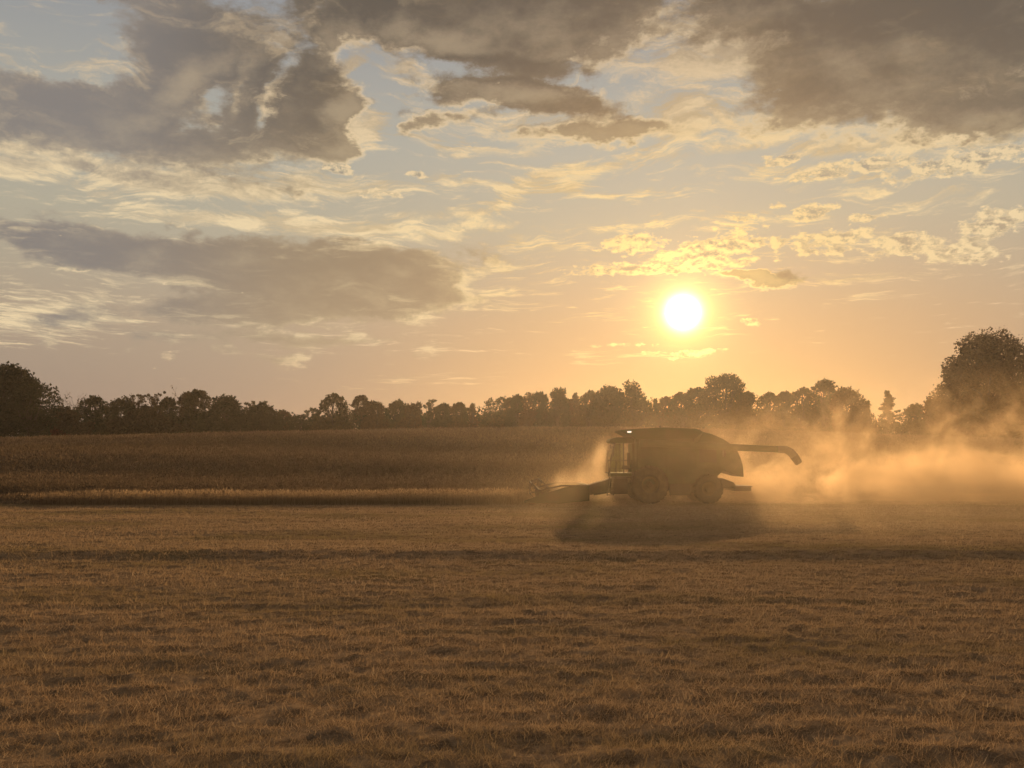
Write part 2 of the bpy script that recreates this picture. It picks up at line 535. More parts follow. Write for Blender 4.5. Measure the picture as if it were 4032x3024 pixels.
mt = bpy.data.materials.new("dry_soil_and_chaff")
mt.use_nodes = True
n = N(mt.node_tree)
co = n.node('ShaderNodeTexCoord').outputs['Object']
soil, chaff, weed = (0.18, 0.124, 0.08), (0.40, 0.285, 0.18), (0.14, 0.112, 0.052)
c = n.mix(n.step(n.noise(n.v('MULTIPLY', co, (1.0, 1.3, 1.0)), 2.6, 8, 0.7), 0.36, 0.64), soil, chaff)
c = n.mix(n.m('MULTIPLY', n.step(n.noise(n.v('MULTIPLY', co, (0.5, 1.0, 1.0)), 0.33, 4, 0.6), 0.52, 0.68), 0.65), c, weed)
c = n.mix(n.m('MULTIPLY', n.step(n.noise(co, 38.0, 4, 0.7), 0.45, 0.7), 0.55), c, (0.42, 0.325, 0.22))
b = n.node('ShaderNodeBsdfDiffuse')
n.put(b.inputs['Color'], c)
bump = n.node('ShaderNodeBump')
bump.inputs['Strength'].default_value = 0.9
bump.inputs['Distance'].default_value = 0.03
n.put(bump.inputs['Height'], n.noise(co, 26.0, 5, 0.7))
n.t.links.new(bump.outputs[0], b.inputs['Normal'])
n.t.links.new(b.outputs[0], n.node('ShaderNodeOutputMaterial').inputs['Surface'])
tag(link("ground", me, mt), "cut stubble field rising to a low crop covered hill", "ground", kind="structure")

# ------------------------------------------------------------------ stubble: straw and dry leaves left on the cut field
def strips(base, direction, length, width, side):
    """one tapering triangle per blade"""
    w2 = side * (width * 0.5)[:, None]
    v = np.stack([base - w2, base + w2, base + direction * length[:, None]], 1).reshape(-1, 3)
    f = np.arange(len(base) * 3).reshape(-1, 3)
    return v, f

def sector(count, r0, r1, half_deg, power):
    """random points in the view sector, thinner with distance"""
    u = rng.random(count)
    a = 1 - power
    r = (r0 ** (a + 1) + u * (r1 ** (a + 1) - r0 ** (a + 1))) ** (1 / (a + 1))
    th = np.radians((rng.random(count) * 2 - 1) * half_deg)
    return r * np.sin(th), r * np.cos(th), r

x, y, r = sector(1850000, 5.6, 66, 42, 1.5)
tuft = fbm(x * 3.2, y * 3.4, 3, 21)
thick = fbm(x * 0.55, y * 0.9, 3, 31)
cut = (y < CROP_Y + 0.3) | ((x > 1.2) & (y < SWATH_Y))
keep = (rng.random(len(x)) < sstep(tuft * 0.65 + thick * 0.35, 0.24, 0.58) * 0.78 + 0.22) & cut
x, y, r, tuft, thick = x[keep], y[keep], r[keep], tuft[keep], thick[keep]
cnt = len(x)
lean = rng.normal(0, 1.15, (cnt, 2)) + np.array([0.4, -0.1])
lying = rng.random(cnt) < 0.40
lean[lying] *= 3.2
dirn = np.column_stack([lean, np.ones(cnt)])
dirn /= np.linalg.norm(dirn, axis=1)[:, None]
length = (0.030 + 0.075 * rng.random(cnt) ** 1.6 + 0.10 * np.clip(tuft - 0.45, 0, 1)) * (1 + 0.010 * r)
tall = rng.random(cnt) < 0.012
length[tall] *= 1.9
width = (0.0032 + 0.0035 * rng.random(cnt)) * np.maximum(1, r / 9.0) ** 0.9
phi = rng.random(cnt) * math.pi
side = np.column_stack([np.cos(phi), np.sin(phi) * 0.6, np.zeros(cnt)])
base = np.column_stack([x, y, terrain(x, y) - 0.008])
v, f = strips(base, dirn, length, width, side)
straw = leaf_material("dry_straw", [(0.0, (0.26, 0.17, 0.095)), (0.35, (0.40, 0.297, 0.195)), (0.7, (0.50, 0.378, 0.255)), (0.93, (0.33, 0.245, 0.145)),
                                   (1.0, (0.62, 0.52, 0.39))], 0.45, patch=(0.22, (0.24, 0.195, 0.10), 0.8, (0.4, 1.0, 1.0)))
tag(link("stubble", mesh_np("stubble", v, f), straw), "short dry straw and chaff matted over the cut field", "stubble", kind="stuff")

# ------------------------------------------------------------------ uncut crop on the hill
def crop_points(count, y0, y1, power):
    u = rng.random(count)
    a = 1 - power
    yy = (y0 ** a + u * (y1 ** a - y0 ** a)) ** (1 / a) if abs(a) > 1e-6 else y0 * (y1 / y0) ** u
    xx = (rng.random(count) * 2 - 1) * (yy * 0.62 + 6)
    return xx, yy

x1, y1 = crop_points(620000, CROP_Y, 156, 1.75)
x2, y2 = crop_points(90000, CROP_Y, CROP_Y + 4.0, 1.0)
x3, y3 = crop_points(40000, SWATH_Y, SWATH_Y + 4.0, 1.0)
x, y = np.concatenate([x1, x2, x3]), np.concatenate([y1, y2, y3])
edge = CROP_Y + 0.7 * (fbm(x * 0.5, y * 0 + 3.0, 4, 41, 0.7) - 0.5)
uncut = np.where(x < HEADER_FRONT_X, y > edge, y > SWATH_Y + 0.4 * (fbm(x * 0.5, y * 0, 2, 43) - 0.5))
uncut &= ~((y < CROP_Y + 3.8) & (x < HEADER_FRONT_X) & (rng.random(len(x)) < 0.62))
x, y = x[uncut], y[uncut]
cnt = len(x)
height = 0.50 + 0.22 * fbm(x * 0.35, y * 0.35, 3, 51) + 0.16 * fbm(x * 1.5, y * 1.5, 3, 53, 0.7)
height *= 1 - 0.40 * sstep(x, -22, -30) * (1 - sstep(y, 55, 60))
frac = 1 - (1 - rng.random(cnt)) ** 1.6
frac = np.where(y < CROP_Y + 1.0, rng.random(cnt), 0.35 + 0.65 * rng.random(cnt))
zt = terrain(x, y) + height * frac
size = (0.030 + 0.035 * rng.random(cnt)) * np.maximum(1.0, y / 52) ** 0.85
upright = np.column_stack([rng.normal(0, 0.45, cnt), rng.normal(0, 0.45, cnt), np.ones(cnt)])
upright /= np.linalg.norm(upright, axis=1)[:, None]
phi = rng.random(cnt) * 2 * math.pi
side = np.column_stack([np.cos(phi), np.sin(phi), rng.normal(0, 0.3, cnt)])
base = np.column_stack([x, y, zt])
tall = rng.random(cnt) < 0.05
ln = size * (1.5 + 1.6 * rng.random(cnt)) * np.where(tall, 2.0, 1.0)
v, f = strips(base, upright, ln, size * np.where(tall, 0.5, 1.25), side)
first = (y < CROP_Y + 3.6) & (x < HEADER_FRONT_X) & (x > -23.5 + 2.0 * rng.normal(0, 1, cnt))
# bare stems at the cut face
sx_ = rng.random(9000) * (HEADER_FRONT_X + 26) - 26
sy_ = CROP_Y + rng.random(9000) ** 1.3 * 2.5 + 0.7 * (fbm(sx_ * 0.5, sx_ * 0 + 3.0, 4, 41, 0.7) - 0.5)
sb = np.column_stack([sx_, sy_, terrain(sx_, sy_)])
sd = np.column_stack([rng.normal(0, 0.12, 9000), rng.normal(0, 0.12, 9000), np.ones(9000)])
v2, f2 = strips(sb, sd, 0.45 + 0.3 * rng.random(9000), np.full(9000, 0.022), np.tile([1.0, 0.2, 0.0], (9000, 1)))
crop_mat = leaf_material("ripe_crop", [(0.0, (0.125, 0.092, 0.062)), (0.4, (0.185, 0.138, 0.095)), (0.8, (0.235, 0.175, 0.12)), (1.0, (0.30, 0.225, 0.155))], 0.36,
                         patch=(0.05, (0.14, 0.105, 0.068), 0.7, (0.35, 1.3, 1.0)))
lit_crop_mat = leaf_material("lit_ripe_crop", [(0.0, (0.21, 0.15, 0.09)), (0.4, (0.31, 0.225, 0.14)), (1.0, (0.42, 0.32, 0.21))], 0.62)  # crop colour lightened to imitate the light caught along the cut edge
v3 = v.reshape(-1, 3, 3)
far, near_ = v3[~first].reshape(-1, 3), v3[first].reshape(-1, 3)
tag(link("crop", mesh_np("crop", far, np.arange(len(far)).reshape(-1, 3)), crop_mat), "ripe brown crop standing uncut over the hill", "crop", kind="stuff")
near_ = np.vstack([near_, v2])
tag(link("crop", mesh_np("crop_strip", near_, np.arange(len(near_)).reshape(-1, 3)), lit_crop_mat), "strip of standing crop along the cut edge, coloured lighter as if sunlit", "crop", kind="stuff")

# ------------------------------------------------------------------ trees
# x, y, top height, half-width (metres, world), crown style, kind, label
TREES = [
    (-92.6, 176, 19.90, 5.56, 'broad', 'broadleaf_tree', 'tallest dark tree at the far left end of the treeline'),
    (-84.1, 168, 15.45, 3.89, 'layered', 'broadleaf_tree', 'dark tree with ragged level branches leaning out of the tall left end tree'),
    (-96.2, 206, 17.40, 1.73, 'bare', 'bare_tree', 'pale leafless tree standing nearest the ragged left end tree'),
    (-94.7, 208, 17.33, 1.86, 'bare', 'bare_tree', 'pale leafless tree between the other leafless one and a round domed tree'),
    (-88.4, 190, 12.73, 2.90, 'round', 'broadleaf_tree', 'low brown tree below the two pale leafless trees'),
    (-86.9, 200, 15.59, 3.16, 'open', 'broadleaf_tree', 'domed tree with sky holes in its crown, just right of the leafless pair'),
    (-80.3, 198, 15.04, 3.44, 'round', 'broadleaf_tree', 'solid dark round tree right of the domed tree with sky holes'),
    (-79.0, 204, 16.29, 2.25, 'wispy', 'broadleaf_tree', 'feathery thin topped tree with brown tufts, next to the solid dark round tree'),
    (-76.3, 205, 16.46, 2.37, 'wispy', 'broadleaf_tree', 'feathery tufted tree left of the round nest in the twigs'),
    (-72.6, 190, 12.83, 3.75, 'round', 'broadleaf_tree', 'yellowish brown bushy tree in front of the two feathery trees'),
    (-75.6, 210, 18.25, 1.99, 'bare', 'bare_tree', 'thin bare twigs of a tree holding a small round nest'),
    (-71.3, 200, 15.07, 2.21, 'round', 'broadleaf_tree', 'small rounded dark tree below the bare twigs with the nest'),
    (-69.4, 206, 16.59, 1.84, 'round', 'broadleaf_tree', 'narrow round topped tree left of the tall tree with a side gap'),
    (-65.1, 200, 16.76, 2.74, 'open', 'broadleaf_tree', 'tall dark tree with a slit of sky between it and the big dome'),
    (-57.0, 192, 15.07, 3.64, 'dome', 'broadleaf_tree', 'smooth wide dome shaped dark tree, widest on the left part of the line'),
    (-56.7, 208, 14.91, 1.42, 'wispy', 'broadleaf_tree', 'slender twiggy tree top just right of the smooth wide dome'),
    (-50.6, 196, 13.88, 3.40, 'round', 'broadleaf_tree', 'flat topped dark tree ending at the low dip in the line'),
    (-50.7, 214, 13.12, 1.41, 'round', 'broadleaf_tree', 'small round tree with see through trunk in the low dip'),
    (-46.7, 212, 12.24, 2.23, 'wispy', 'broadleaf_tree', 'low thin scrubby tree right after the dip in the treeline'),
    (-43.8, 214, 14.02, 2.37, 'wispy', 'broadleaf_tree', 'spiky thin scrubby tree leaning against a tall rounded tree'),
    (-37.9, 206, 16.26, 2.93, 'open', 'broadleaf_tree', 'tall rounded tree rising right of the dip with a notched right side'),
    (-32.7, 208, 16.06, 1.75, 'open', 'broadleaf_tree', 'narrow two knobbed tree with holes between two rounded trees'),
    (-29.0, 204, 14.56, 1.72, 'round', 'broadleaf_tree', 'reddish brown rounded tree beside a pale thin sapling'),
    (-28.9, 222, 14.34, 1.17, 'wispy', 'broadleaf_tree', 'pale thin sapling in a notch between rounded trees'),
    (-24.4, 206, 14.90, 1.95, 'round', 'broadleaf_tree', 'small neat round topped tree right of the pale sapling'),
    (-21.0, 202, 13.80, 1.59, 'round', 'broadleaf_tree', 'low rounded brown tree in the middle dip of the line'),
    (-21.2, 216, 15.16, 1.36, 'wispy', 'broadleaf_tree', 'thin rounded tree top showing behind the low brown tree'),
    (-18.1, 212, 15.43, 2.01, 'wispy', 'broadleaf_tree', 'brushy upright tree with a feathery pale right edge'),
    (-14.8, 208, 14.36, 1.86, 'round', 'broadleaf_tree', 'flat topped tree two places left of a bushy little crown'),
    (-11.2, 204, 14.19, 1.50, 'round', 'broadleaf_tree', 'dark knobby tree with small spikes on top'),
    (-8.3, 206, 14.35, 1.30, 'wispy', 'broadleaf_tree', 'small bushy crown standing alone left of the forked tree'),
    (-5.0, 214, 15.66, 1.46, 'oval', 'broadleaf_tree', 'left half of a forked pair with oval open crowns'),
    (-2.6, 216, 16.47, 1.59, 'oval', 'broadleaf_tree', 'taller right half of the forked pair with oval open crowns'),
    (-0.2, 208, 15.57, 1.42, 'round', 'broadleaf_tree', 'rounded tree directly right of the forked pair'),
    (1.3, 206, 15.99, 1.52, 'round', 'broadleaf_tree', 'rounded tree second right of the forked pair'),
    (3.3, 204, 16.29, 1.18, 'oval', 'broadleaf_tree', 'slim twin knobbed tree left of the square topped tree'),
    (5.8, 206, 16.64, 1.95, 'round', 'broadleaf_tree', 'even rounded tree next to the square topped tree'),
    (9.1, 202, 17.27, 1.97, 'boxy', 'broadleaf_tree', 'square topped tree with an upright right edge near mid line'),
    (12.1, 208, 15.24, 1.20, 'round', 'broadleaf_tree', 'short tree in the notch right of the square topped tree'),
    (13.5, 206, 16.20, 1.41, 'pointy', 'broadleaf_tree', 'small pointed roof shaped tree left of a broad rounded crown'),
    (16.5, 204, 16.72, 1.83, 'round', 'broadleaf_tree', 'round shoulder tree on the left of a broad rounded crown'),
    (20.6, 202, 17.70, 3.40, 'broad', 'broadleaf_tree', 'broad rounded crown left of the tall lopsided tree'),
    (25.7, 200, 18.50, 2.63, 'lopsided', 'broadleaf_tree', 'tall lopsided tree sloping down toward the sun side'),
    (31.0, 208, 15.24, 0.88, 'conifer', 'conifer', 'tiny pointed conifer in the gap right of the lopsided tree'),
    (33.2, 208, 15.68, 1.75, 'round', 'broadleaf_tree', 'low tree at the foot of the rising bank below the sun'),
    (36.2, 206, 16.53, 2.17, 'round', 'broadleaf_tree', 'middle tree of the bank rising toward the wide crown'),
    (39.8, 208, 17.88, 2.30, 'round', 'broadleaf_tree', 'upper tree of the bank touching the wide crown'),
    (44.9, 204, 20.50, 4.94, 'broadopen', 'broadleaf_tree', 'wide spreading hazy crown with sky holes right of the sun'),
    (50.3, 206, 16.64, 1.63, 'open', 'broadleaf_tree', 'ragged thin tree hanging off the right of the wide hazy crown'),
    (54.6, 204, 16.50, 2.47, 'open', 'broadleaf_tree', 'hazy tree left of the gap with flat top and one sky hole'),
    (58.5, 206, 16.75, 1.63, 'round', 'broadleaf_tree', 'hazy rounded tree beside the flat topped hazy tree'),
    (61.4, 204, 17.37, 2.25, 'open', 'broadleaf_tree', 'hazy stepped tree left of the highest knob in dust'),
    (66.6, 206, 19.42, 3.04, 'open', 'broadleaf_tree', 'hazy tree with the highest narrow knob behind the dust trail'),
    (68.8, 198, 16.98, 3.23, 'dome', 'broadleaf_tree', 'smooth domed hazy tree sloping down toward the pine'),
    (75.0, 204, 15.05, 0.97, 'wispy', 'broadleaf_tree', 'thin wispy tree between the domed hazy tree and the pine'),
    (72.6, 186, 15.46, 2.55, 'conifer', 'conifer', 'layered pine left of the giant tree'),
    (83.5, 200, 13.69, 2.37, 'round', 'broadleaf_tree', 'low hazy bushy tree between the pine and the giant tree'),
    (73.9, 150, 22.32, 7.50, 'giant', 'broadleaf_tree', 'giant domed tree at the right end, towering over the line'),
]
SHRUBS = [
    (-76.5, 163, 7.50, 2.49, 'red', 'dark red shrub at the crop edge below the leafless trees'),
    (70.2, 140, 5.54, 1.33, 'dark', 'small dark shrub poking out of the dust below the giant tree'),
    (-69.7, 164, 7.45, 1.73, 'olive', 'pale olive shrub at the crop edge right of the dark red one'),
    (70.5, 165, 9.21, 2.61, 'olive', 'wide hazy shrub at the left foot of the giant tree'),
]

NEST = (-75.6, 209.5, 16.82)

def rand_dirs(k, r):
    q_ = r.normal(0, 1, (k, 3))
    return q_ / np.linalg.norm(q_, axis=1)[:, None]

def clump_quads(centres, size, r, droop=0.0):
    """leaf clumps: one ragged quad each, turned at random"""
    k = len(centres)
    u = rand_dirs(k, r)
    t = rand_dirs(k, r)
    v_ = np.cross(u, t)
    v_ /= np.linalg.norm(v_, axis=1)[:, None] + 1e-9
    if droop:
        u[:, 2] *= 1 - droop
    s1 = (size * (0.55 + 0.9 * r.random(k)))[:, None] * 0.5
    s2 = (size * (0.35 + 0.7 * r.random(k)))[:, None] * 0.5
    j1 = 1 + 0.5 * (r.random((k, 4)) - 0.5)
    p = np.stack([centres - u * s1 * j1[:, :1], centres - v_ * s2 * j1[:, 1:2], centres + u * s1 * j1[:, 2:3], centres + v_ * s2 * j1[:, 3:]], 1).reshape(-1, 3)
    return p, np.arange(k * 4).reshape(-1, 4)

def tube(path, radii, sides=6):
    """tapered limb along a polyline"""
    path = np.array(path, float)
    vs, fs = [], []
    for i_, (p, rr) in enumerate(zip(path, radii)):
        a_ = path[max(i_ - 1, 0)]
        b_ = path[min(i_ + 1, len(path) - 1)]
        t = (b_ - a_) / (np.linalg.norm(b_ - a_) + 1e-9)
        s = np.cross(t, [0.31, 0.95, 0.11])
        s /= np.linalg.norm(s) + 1e-9
        q_ = np.cross(t, s)
        for k in range(sides):
            w_ = 2 * math.pi * k / sides
            vs.append(p + rr * (math.cos(w_) * s + math.sin(w_) * q_))
    for i_ in range(len(path) - 1):
        for k in range(sides):
            k2 = (k + 1) % sides
            fs.append((i_ * sides + k, i_ * sides + k2, (i_ + 1) * sides + k2, (i_ + 1) * sides + k))
    return np.array(vs), np.array(fs, int)

class Limbs:
    def __init__(self):
        self.v, self.f, self.n = [], [], 0
    def add(self, path, radii, sides=6):
        v_, f_ = tube(path, radii, sides)
        self.v.append(v_)
        self.f.append(f_ + self.n)
        self.n += len(v_)
    def mesh(self, name):
        return mesh_np(name, np.vstack(self.v), np.vstack(self.f), True)

def wander(p, d_, length, segs, r, bend=0.18, lift=0.0):
    path = [np.array(p, float)]
    d_ = np.array(d_, float)
    for _ in range(segs):
        d_ = d_ + r.normal(0, bend, 3) + np.array([0, 0, lift])
        d_ /= np.linalg.norm(d_)
        path.append(path[-1] + d_ * length / segs)
    return path, d_

def twigs(limbs, p, d_, length, rad0, depth, r):
    """bare branching wood"""
    path, d2 = wander(p, d_, length, 4, r, 0.16, 0.04)
    limbs.add(path, np.linspace(rad0, rad0 * 0.55, len(path)), 5)
    if depth == 0:
        return
    for _ in range(r.integers(2, 5)):
        k = r.integers(1, len(path))
        nd = np.array(d2) + r.normal(0, 0.62, 3)
        nd[2] = abs(nd[2]) * 0.8 + 0.25
        nd /= np.linalg.norm(nd)
        twigs(limbs, path[k], nd, length * r.uniform(0.45, 0.75), rad0 * 0.55, depth - 1, r)

def crown_lobes(style, h, hw, r):
    hw = hw * (1.0 if style in ('giant', 'layered', 'broad') else 1.12)
    """ellipsoids (centre, radii) that the foliage fills; tree of height h, half-width hw, standing at 0"""
    L = []
    def lobe(x_, y_, z_, rx, ry, rz):
        L.append((np.array([x_, y_, z_]), np.array([rx, ry, rz])))
    dep = hw * 0.9
    if style in ('dome', 'round', 'open', 'broad', 'broadopen', 'giant', 'boxy', 'lopsided', 'pointy', 'oval'):
        rz = min(h * 0.46, hw * 1.25)
        cz = h - rz
        if style == 'oval':
            rz = h * 0.27
            cz = h - rz
            lobe(0, 0, cz, hw * 0.85, dep * .8, rz * .9)
            lobe(hw * .15, 0, cz + rz * .5, hw * .6, dep * .6, rz * .5)
        elif style == 'boxy':
            for k in range(7):
                lobe(hw * r.uniform(-.55, .6), dep * r.uniform(-.4, .4), h - hw * r.uniform(.42, 1.9), hw * .48, hw * .5, hw * .42)
            lobe(hw * .62, 0, h - hw * .42, hw * .38, hw * .4, hw * .42)
            lobe(hw * .6, 0, h - hw * 1.3, hw * .4, hw * .4, hw * .7)
        elif style == 'pointy':
            for k in range(6):
                t = k / 5
                lobe(0, 0, h - hw * (.25 + 1.5 * t), hw * (.2 + .75 * t), hw * (.2 + .7 * t), hw * .4)
        elif style == 'lopsided':
            for k in range(9):
                t = k / 8
                lobe(hw * (-.35 + 1.5 * t ** 1.3), dep * r.uniform(-.3, .3), (h - hw * .5) - t ** 1.2 * h * .42, hw * (.58 - .28 * t), hw * .5, hw * (.5 - .2 * t))
            lobe(-hw * .35, 0, h - hw * 1.4, hw * .6, hw * .6, hw * .9)
        elif style == 'giant':
            spec = [(.12, .80, .46, .20), (-.05, .86, .40, .13), (.35, .74, .52, .20), (.55, .58, .50, .22), (-.22, .72, .40, .18), (-.52, .66, .26, .13), (-.66, .56, .28, .13),
                    (-.42, .58, .40, .18), (-.72, .43, .30, .13), (-.5, .40, .45, .18), (-.82, .30, .28, .12), (-1.08, .30, .32, .13), (-1.0, .26, .30, .12), (-.95, .38, .24, .08), (-.6, .2, .5, .16), (0, .5, .6, .24), (.4, .4, .6, .24), (-.3, .26, .6, .18), (.3, .22, .7, .2), (.75, .42, .42, .2)]
            for (a_, b_, c_, e_) in spec:
                lobe(a_ * hw, dep * r.uniform(-.3, .3), b_ * h, c_ * hw, c_ * hw, e_ * h)
        else:
            k = {'round': 7, 'dome': 9, 'open': 10, 'broad': 11, 'broadopen': 16}[style]
            small = .36 if 'open' in style else .46
            lobe(0, 0, cz, hw * .66, dep * .66, rz * .86) if 'open' not in style else lobe(0, 0, cz - rz * .25, hw * .6, dep * .6, rz * .6)
            for i_ in range(k):
                t = math.pi * (i_ + .5) / k
                rr = r.uniform(.55, .70)
                s_ = small * r.uniform(.75, 1.15)
                lobe(hw * rr * math.cos(t), dep * r.uniform(-.45, .45), cz + (rz - hw * s_ * .9) * math.sin(t) * r.uniform(.88, 1.02), hw * s_, hw * s_, hw * s_ * .85)
            lobe(r.uniform(-.25, .25) * hw, 0, h - hw * .30, hw * .36, hw * .36, hw * .30)
            for i_ in range(5):
                lobe(hw * r.uniform(-.6, .6), dep * r.uniform(-.4, .4), cz - rz * r.uniform(.3, .8), hw * .48, hw * .48, hw * .4)
        # skirts: the lower crowns run into each other
        if style != 'giant':
            for i_ in range(9):
                lobe(hw * r.uniform(-1.25, 1.25), dep * r.uniform(-.4, .4), h * r.uniform(.30, .62), hw * r.uniform(.45, .75), hw * .6, h * r.uniform(.13, .2))
    elif style in ('wispy',):
        for i_ in range(26):
            t = (i_ + r.random()) / 26
            lobe(hw * r.uniform(-.9, .9) * (1 - .45 * t), hw * r.uniform(-.5, .5), h * (.42 + .54 * t), hw * r.uniform(.14, .3), hw * .24, hw * r.uniform(.08, .2))
        lobe(0, 0, h * .42, hw * .8, hw * .7, h * .2)
    elif style == 'layered':
        for i_ in range(26):
            t = (i_ + .5) / 26
            reach = hw * (.30 + .72 * (1 - t) ** .7)
            lobe(r.uniform(-.9, 1.0) * reach, r.uniform(-.5, .5) * reach, h * (.22 + .74 * t), hw * r.uniform(.26, .42), hw * .34, h * .035)
        lobe(-hw * .2, 0, h * .45, hw * .55, hw * .5, h * .3)
        lobe(-hw * .25, 0, h * .72, hw * .4, hw * .4, h * .2)
    return L

LEAF = {
    'green': leaf_material("dark_green_leaves", [(0, (0.030, 0.034, 0.014)), (0.5, (0.045, 0.048, 0.020)), (1, (0.066, 0.062, 0.026))], 0.30),
    'olive': leaf_material("olive_leaves", [(0, (0.045, 0.040, 0.016)), (0.5, (0.070, 0.058, 0.022)), (1, (0.10, 0.078, 0.030))], 0.32),
    'brown': leaf_material("browning_leaves", [(0, (0.050, 0.032, 0.014)), (0.5, (0.080, 0.050, 0.022)), (1, (0.115, 0.070, 0.030))], 0.32),
    'red': leaf_material("red_leaves", [(0, (0.055, 0.014, 0.008)), (0.6, (0.11, 0.026, 0.013)), (1, (0.15, 0.045, 0.02))], 0.32),
    'needle': leaf_material("pine_needles", [(0, (0.022, 0.030, 0.014)), (1, (0.042, 0.050, 0.022))], 0.15),
}
BARK = material("bark", (0.075, 0.056, 0.040), 0.95, 0.1, vary=(1.4, (0.035, 0.026, 0.018), 0.8))
PALE_BARK = material("pale_bark", (0.20, 0.165, 0.125), 0.95, 0.1, vary=(2.0, (0.10, 0.08, 0.06), 0.7))

def tree(x_, y_, top, hw, style, kind, label, seed, group="trees of the far treeline", tint='green'):
    r = np.random.default_rng(seed)
    z0 = ground_z(x_, y_) - 0.1
    h = top - z0
    root = empty(kind, (x_, y_, z0))
    tag(root, label, "tree", group)
    limbs = Limbs()
    if style == 'bare':
        trunk, d2 = wander((0, 0, 0), (0, 0, 1), h * .5, 5, r, .05)
        limbs.add(trunk, np.linspace(.2, .13, 6))
        for _ in range(9):
            nd = np.array([r.normal(0, .32), r.normal(0, .25), 1.0])
            nd /= np.linalg.norm(nd)
            twigs(limbs, trunk[r.integers(3, 6)], nd, h * r.uniform(.18, .30), .085, 2, r)
        link("trunk", limbs.mesh("trunk"), PALE_BARK, root)
        ends = np.vstack(limbs.v)
        ends = ends[ends[:, 2] > h * .5]
        pts = ends[r.integers(0, len(ends), 420)] + r.normal(0, .14, (420, 3))
        p, f_ = clump_quads(pts, .26, r)
        link("crown", mesh_np("crown", p, f_), LEAF['brown'], root)
        return root
    if style == 'conifer':
        hw *= 1.45
        limbs.add([(0, 0, 0), (0, 0, h * .5), (0, 0, h * .98)], [.028 * h, .018 * h, .004 * h])
        P = []
        whorls = int(h * 2.6)
        for k in range(whorls):
            t = (k + .5) / whorls
            z = h * t
            reach = hw * (1.02 - t) ** .8 * r.uniform(.8, 1.05) + .15
            for b_ in range(3):
                w_ = 2 * math.pi * r.random()
                z = h * (.10 + .88 * t) + r.normal(0, .10)
                ln_ = reach * r.uniform(.55, 1.12)
                tip = np.array([ln_ * math.cos(w_), ln_ * math.sin(w_), z + ln_ * r.uniform(.10, .34)])
                limbs.add([(0, 0, z), tip * [.5, .5, 1] - [0, 0, .02 * h], tip], [.007 * h, .005 * h, .002 * h], 4)
                s_ = r.random(46)[:, None] ** .55
                pts = np.array([0, 0, z]) * (1 - s_) + tip * s_ + r.normal(0, .16, (46, 3)) * [1, 1, .8]
                P.append(pts)
        p, f_ = clump_quads(np.vstack(P), .040 * h, r, .6)
        link("trunk", limbs.mesh("trunk"), BARK, root)
        link("crown", mesh_np("crown", p, f_), LEAF['needle'], root)
        return root
    lobes = crown_lobes(style, h, hw, r)
    fork = h * (.34 if style in ('oval', 'open', 'broadopen', 'wispy') else .28)
    trunk, d2 = wander((0, 0, 0), (0, 0, 1), fork, 4, r, .05)
    rad = .022 * h + .06
    limbs.add(trunk, np.linspace(rad * 1.25, rad * .8, 5), 8)
    for c_, rr in lobes:
        mid = trunk[-1] * .5 + c_ * .5 + r.normal(0, .12 * hw, 3) * [1, 1, .6]
        limbs.add([trunk[-1], mid, c_, c_ + rr * np.array([r.uniform(-.5, .5), 0, .7])], [rad * .5, rad * .3, rad * .16, rad * .06], 5)
    link("trunk", limbs.mesh("trunk"), BARK, root)
    leaf = {'giant': .36, 'broad': .44, 'wispy': .28, 'layered': .34}.get(style, .40)
    dens = {'wispy': 5.0, 'open': 8.0, 'broadopen': 7.5, 'oval': 7.5, 'layered': 10.0, 'lopsided': 9.0, 'giant': 25.0}.get(style, 11.5)
    P = []
    for c_, rr in lobes:
        area = 4 * math.pi * ((rr[0] * rr[1]) ** 1.6 / 3 + (rr[0] * rr[2]) ** 1.6 / 3 + (rr[1] * rr[2]) ** 1.6 / 3) ** (1 / 1.6)
        k = int(area * dens) + 30
        u = rand_dirs(k, r)
        shell = r.uniform(.30, 1.0, k)[:, None] ** .45 * (1 + .10 * r.normal(0, 1, (k, 1)))
        # bite holes out of each lobe so that sky shows between the clusters
        bump = np.sin(u[:, 0] * 5.1 + seed) * np.sin(u[:, 1] * 4.7 + 2.1 * seed) * np.sin(u[:, 2] * 5.7 + .7 * seed)
        pts = c_ + u * rr * shell * (1 + .16 * bump[:, None])
        P.append(pts[bump > -.38])
    # loose sprays of leaves standing out of the outline
    for c_, rr in lobes:
        if c_[2] < h * .45:
            continue
        for u in rand_dirs(7, r):
            u[2] = abs(u[2])
            t_ = r.uniform(.92, 1.22, 9)[:, None]
            P.append(c_ + u * rr * t_ + r.normal(0, .12, (9, 3)))
    pts = np.vstack(P)
    pts = pts[pts[:, 2] > .25]
    p, f_ = clump_quads(pts, leaf, r)
    link("crown", mesh_np("crown", p, f_), LEAF[tint], root)
    return root

tints = ['green', 'green', 'olive', 'green', 'brown', 'olive']
for k, (x_, y_, top, hw, style, kind, label) in enumerate(TREES):
    tint = 'brown' if 'brown' in label else ('olive' if 'yellowish' in label else tints[(k * 7 + k // 3) % 6])
    tree(x_, y_, top, hw, style, kind, label, 100 + k, tint=tint)

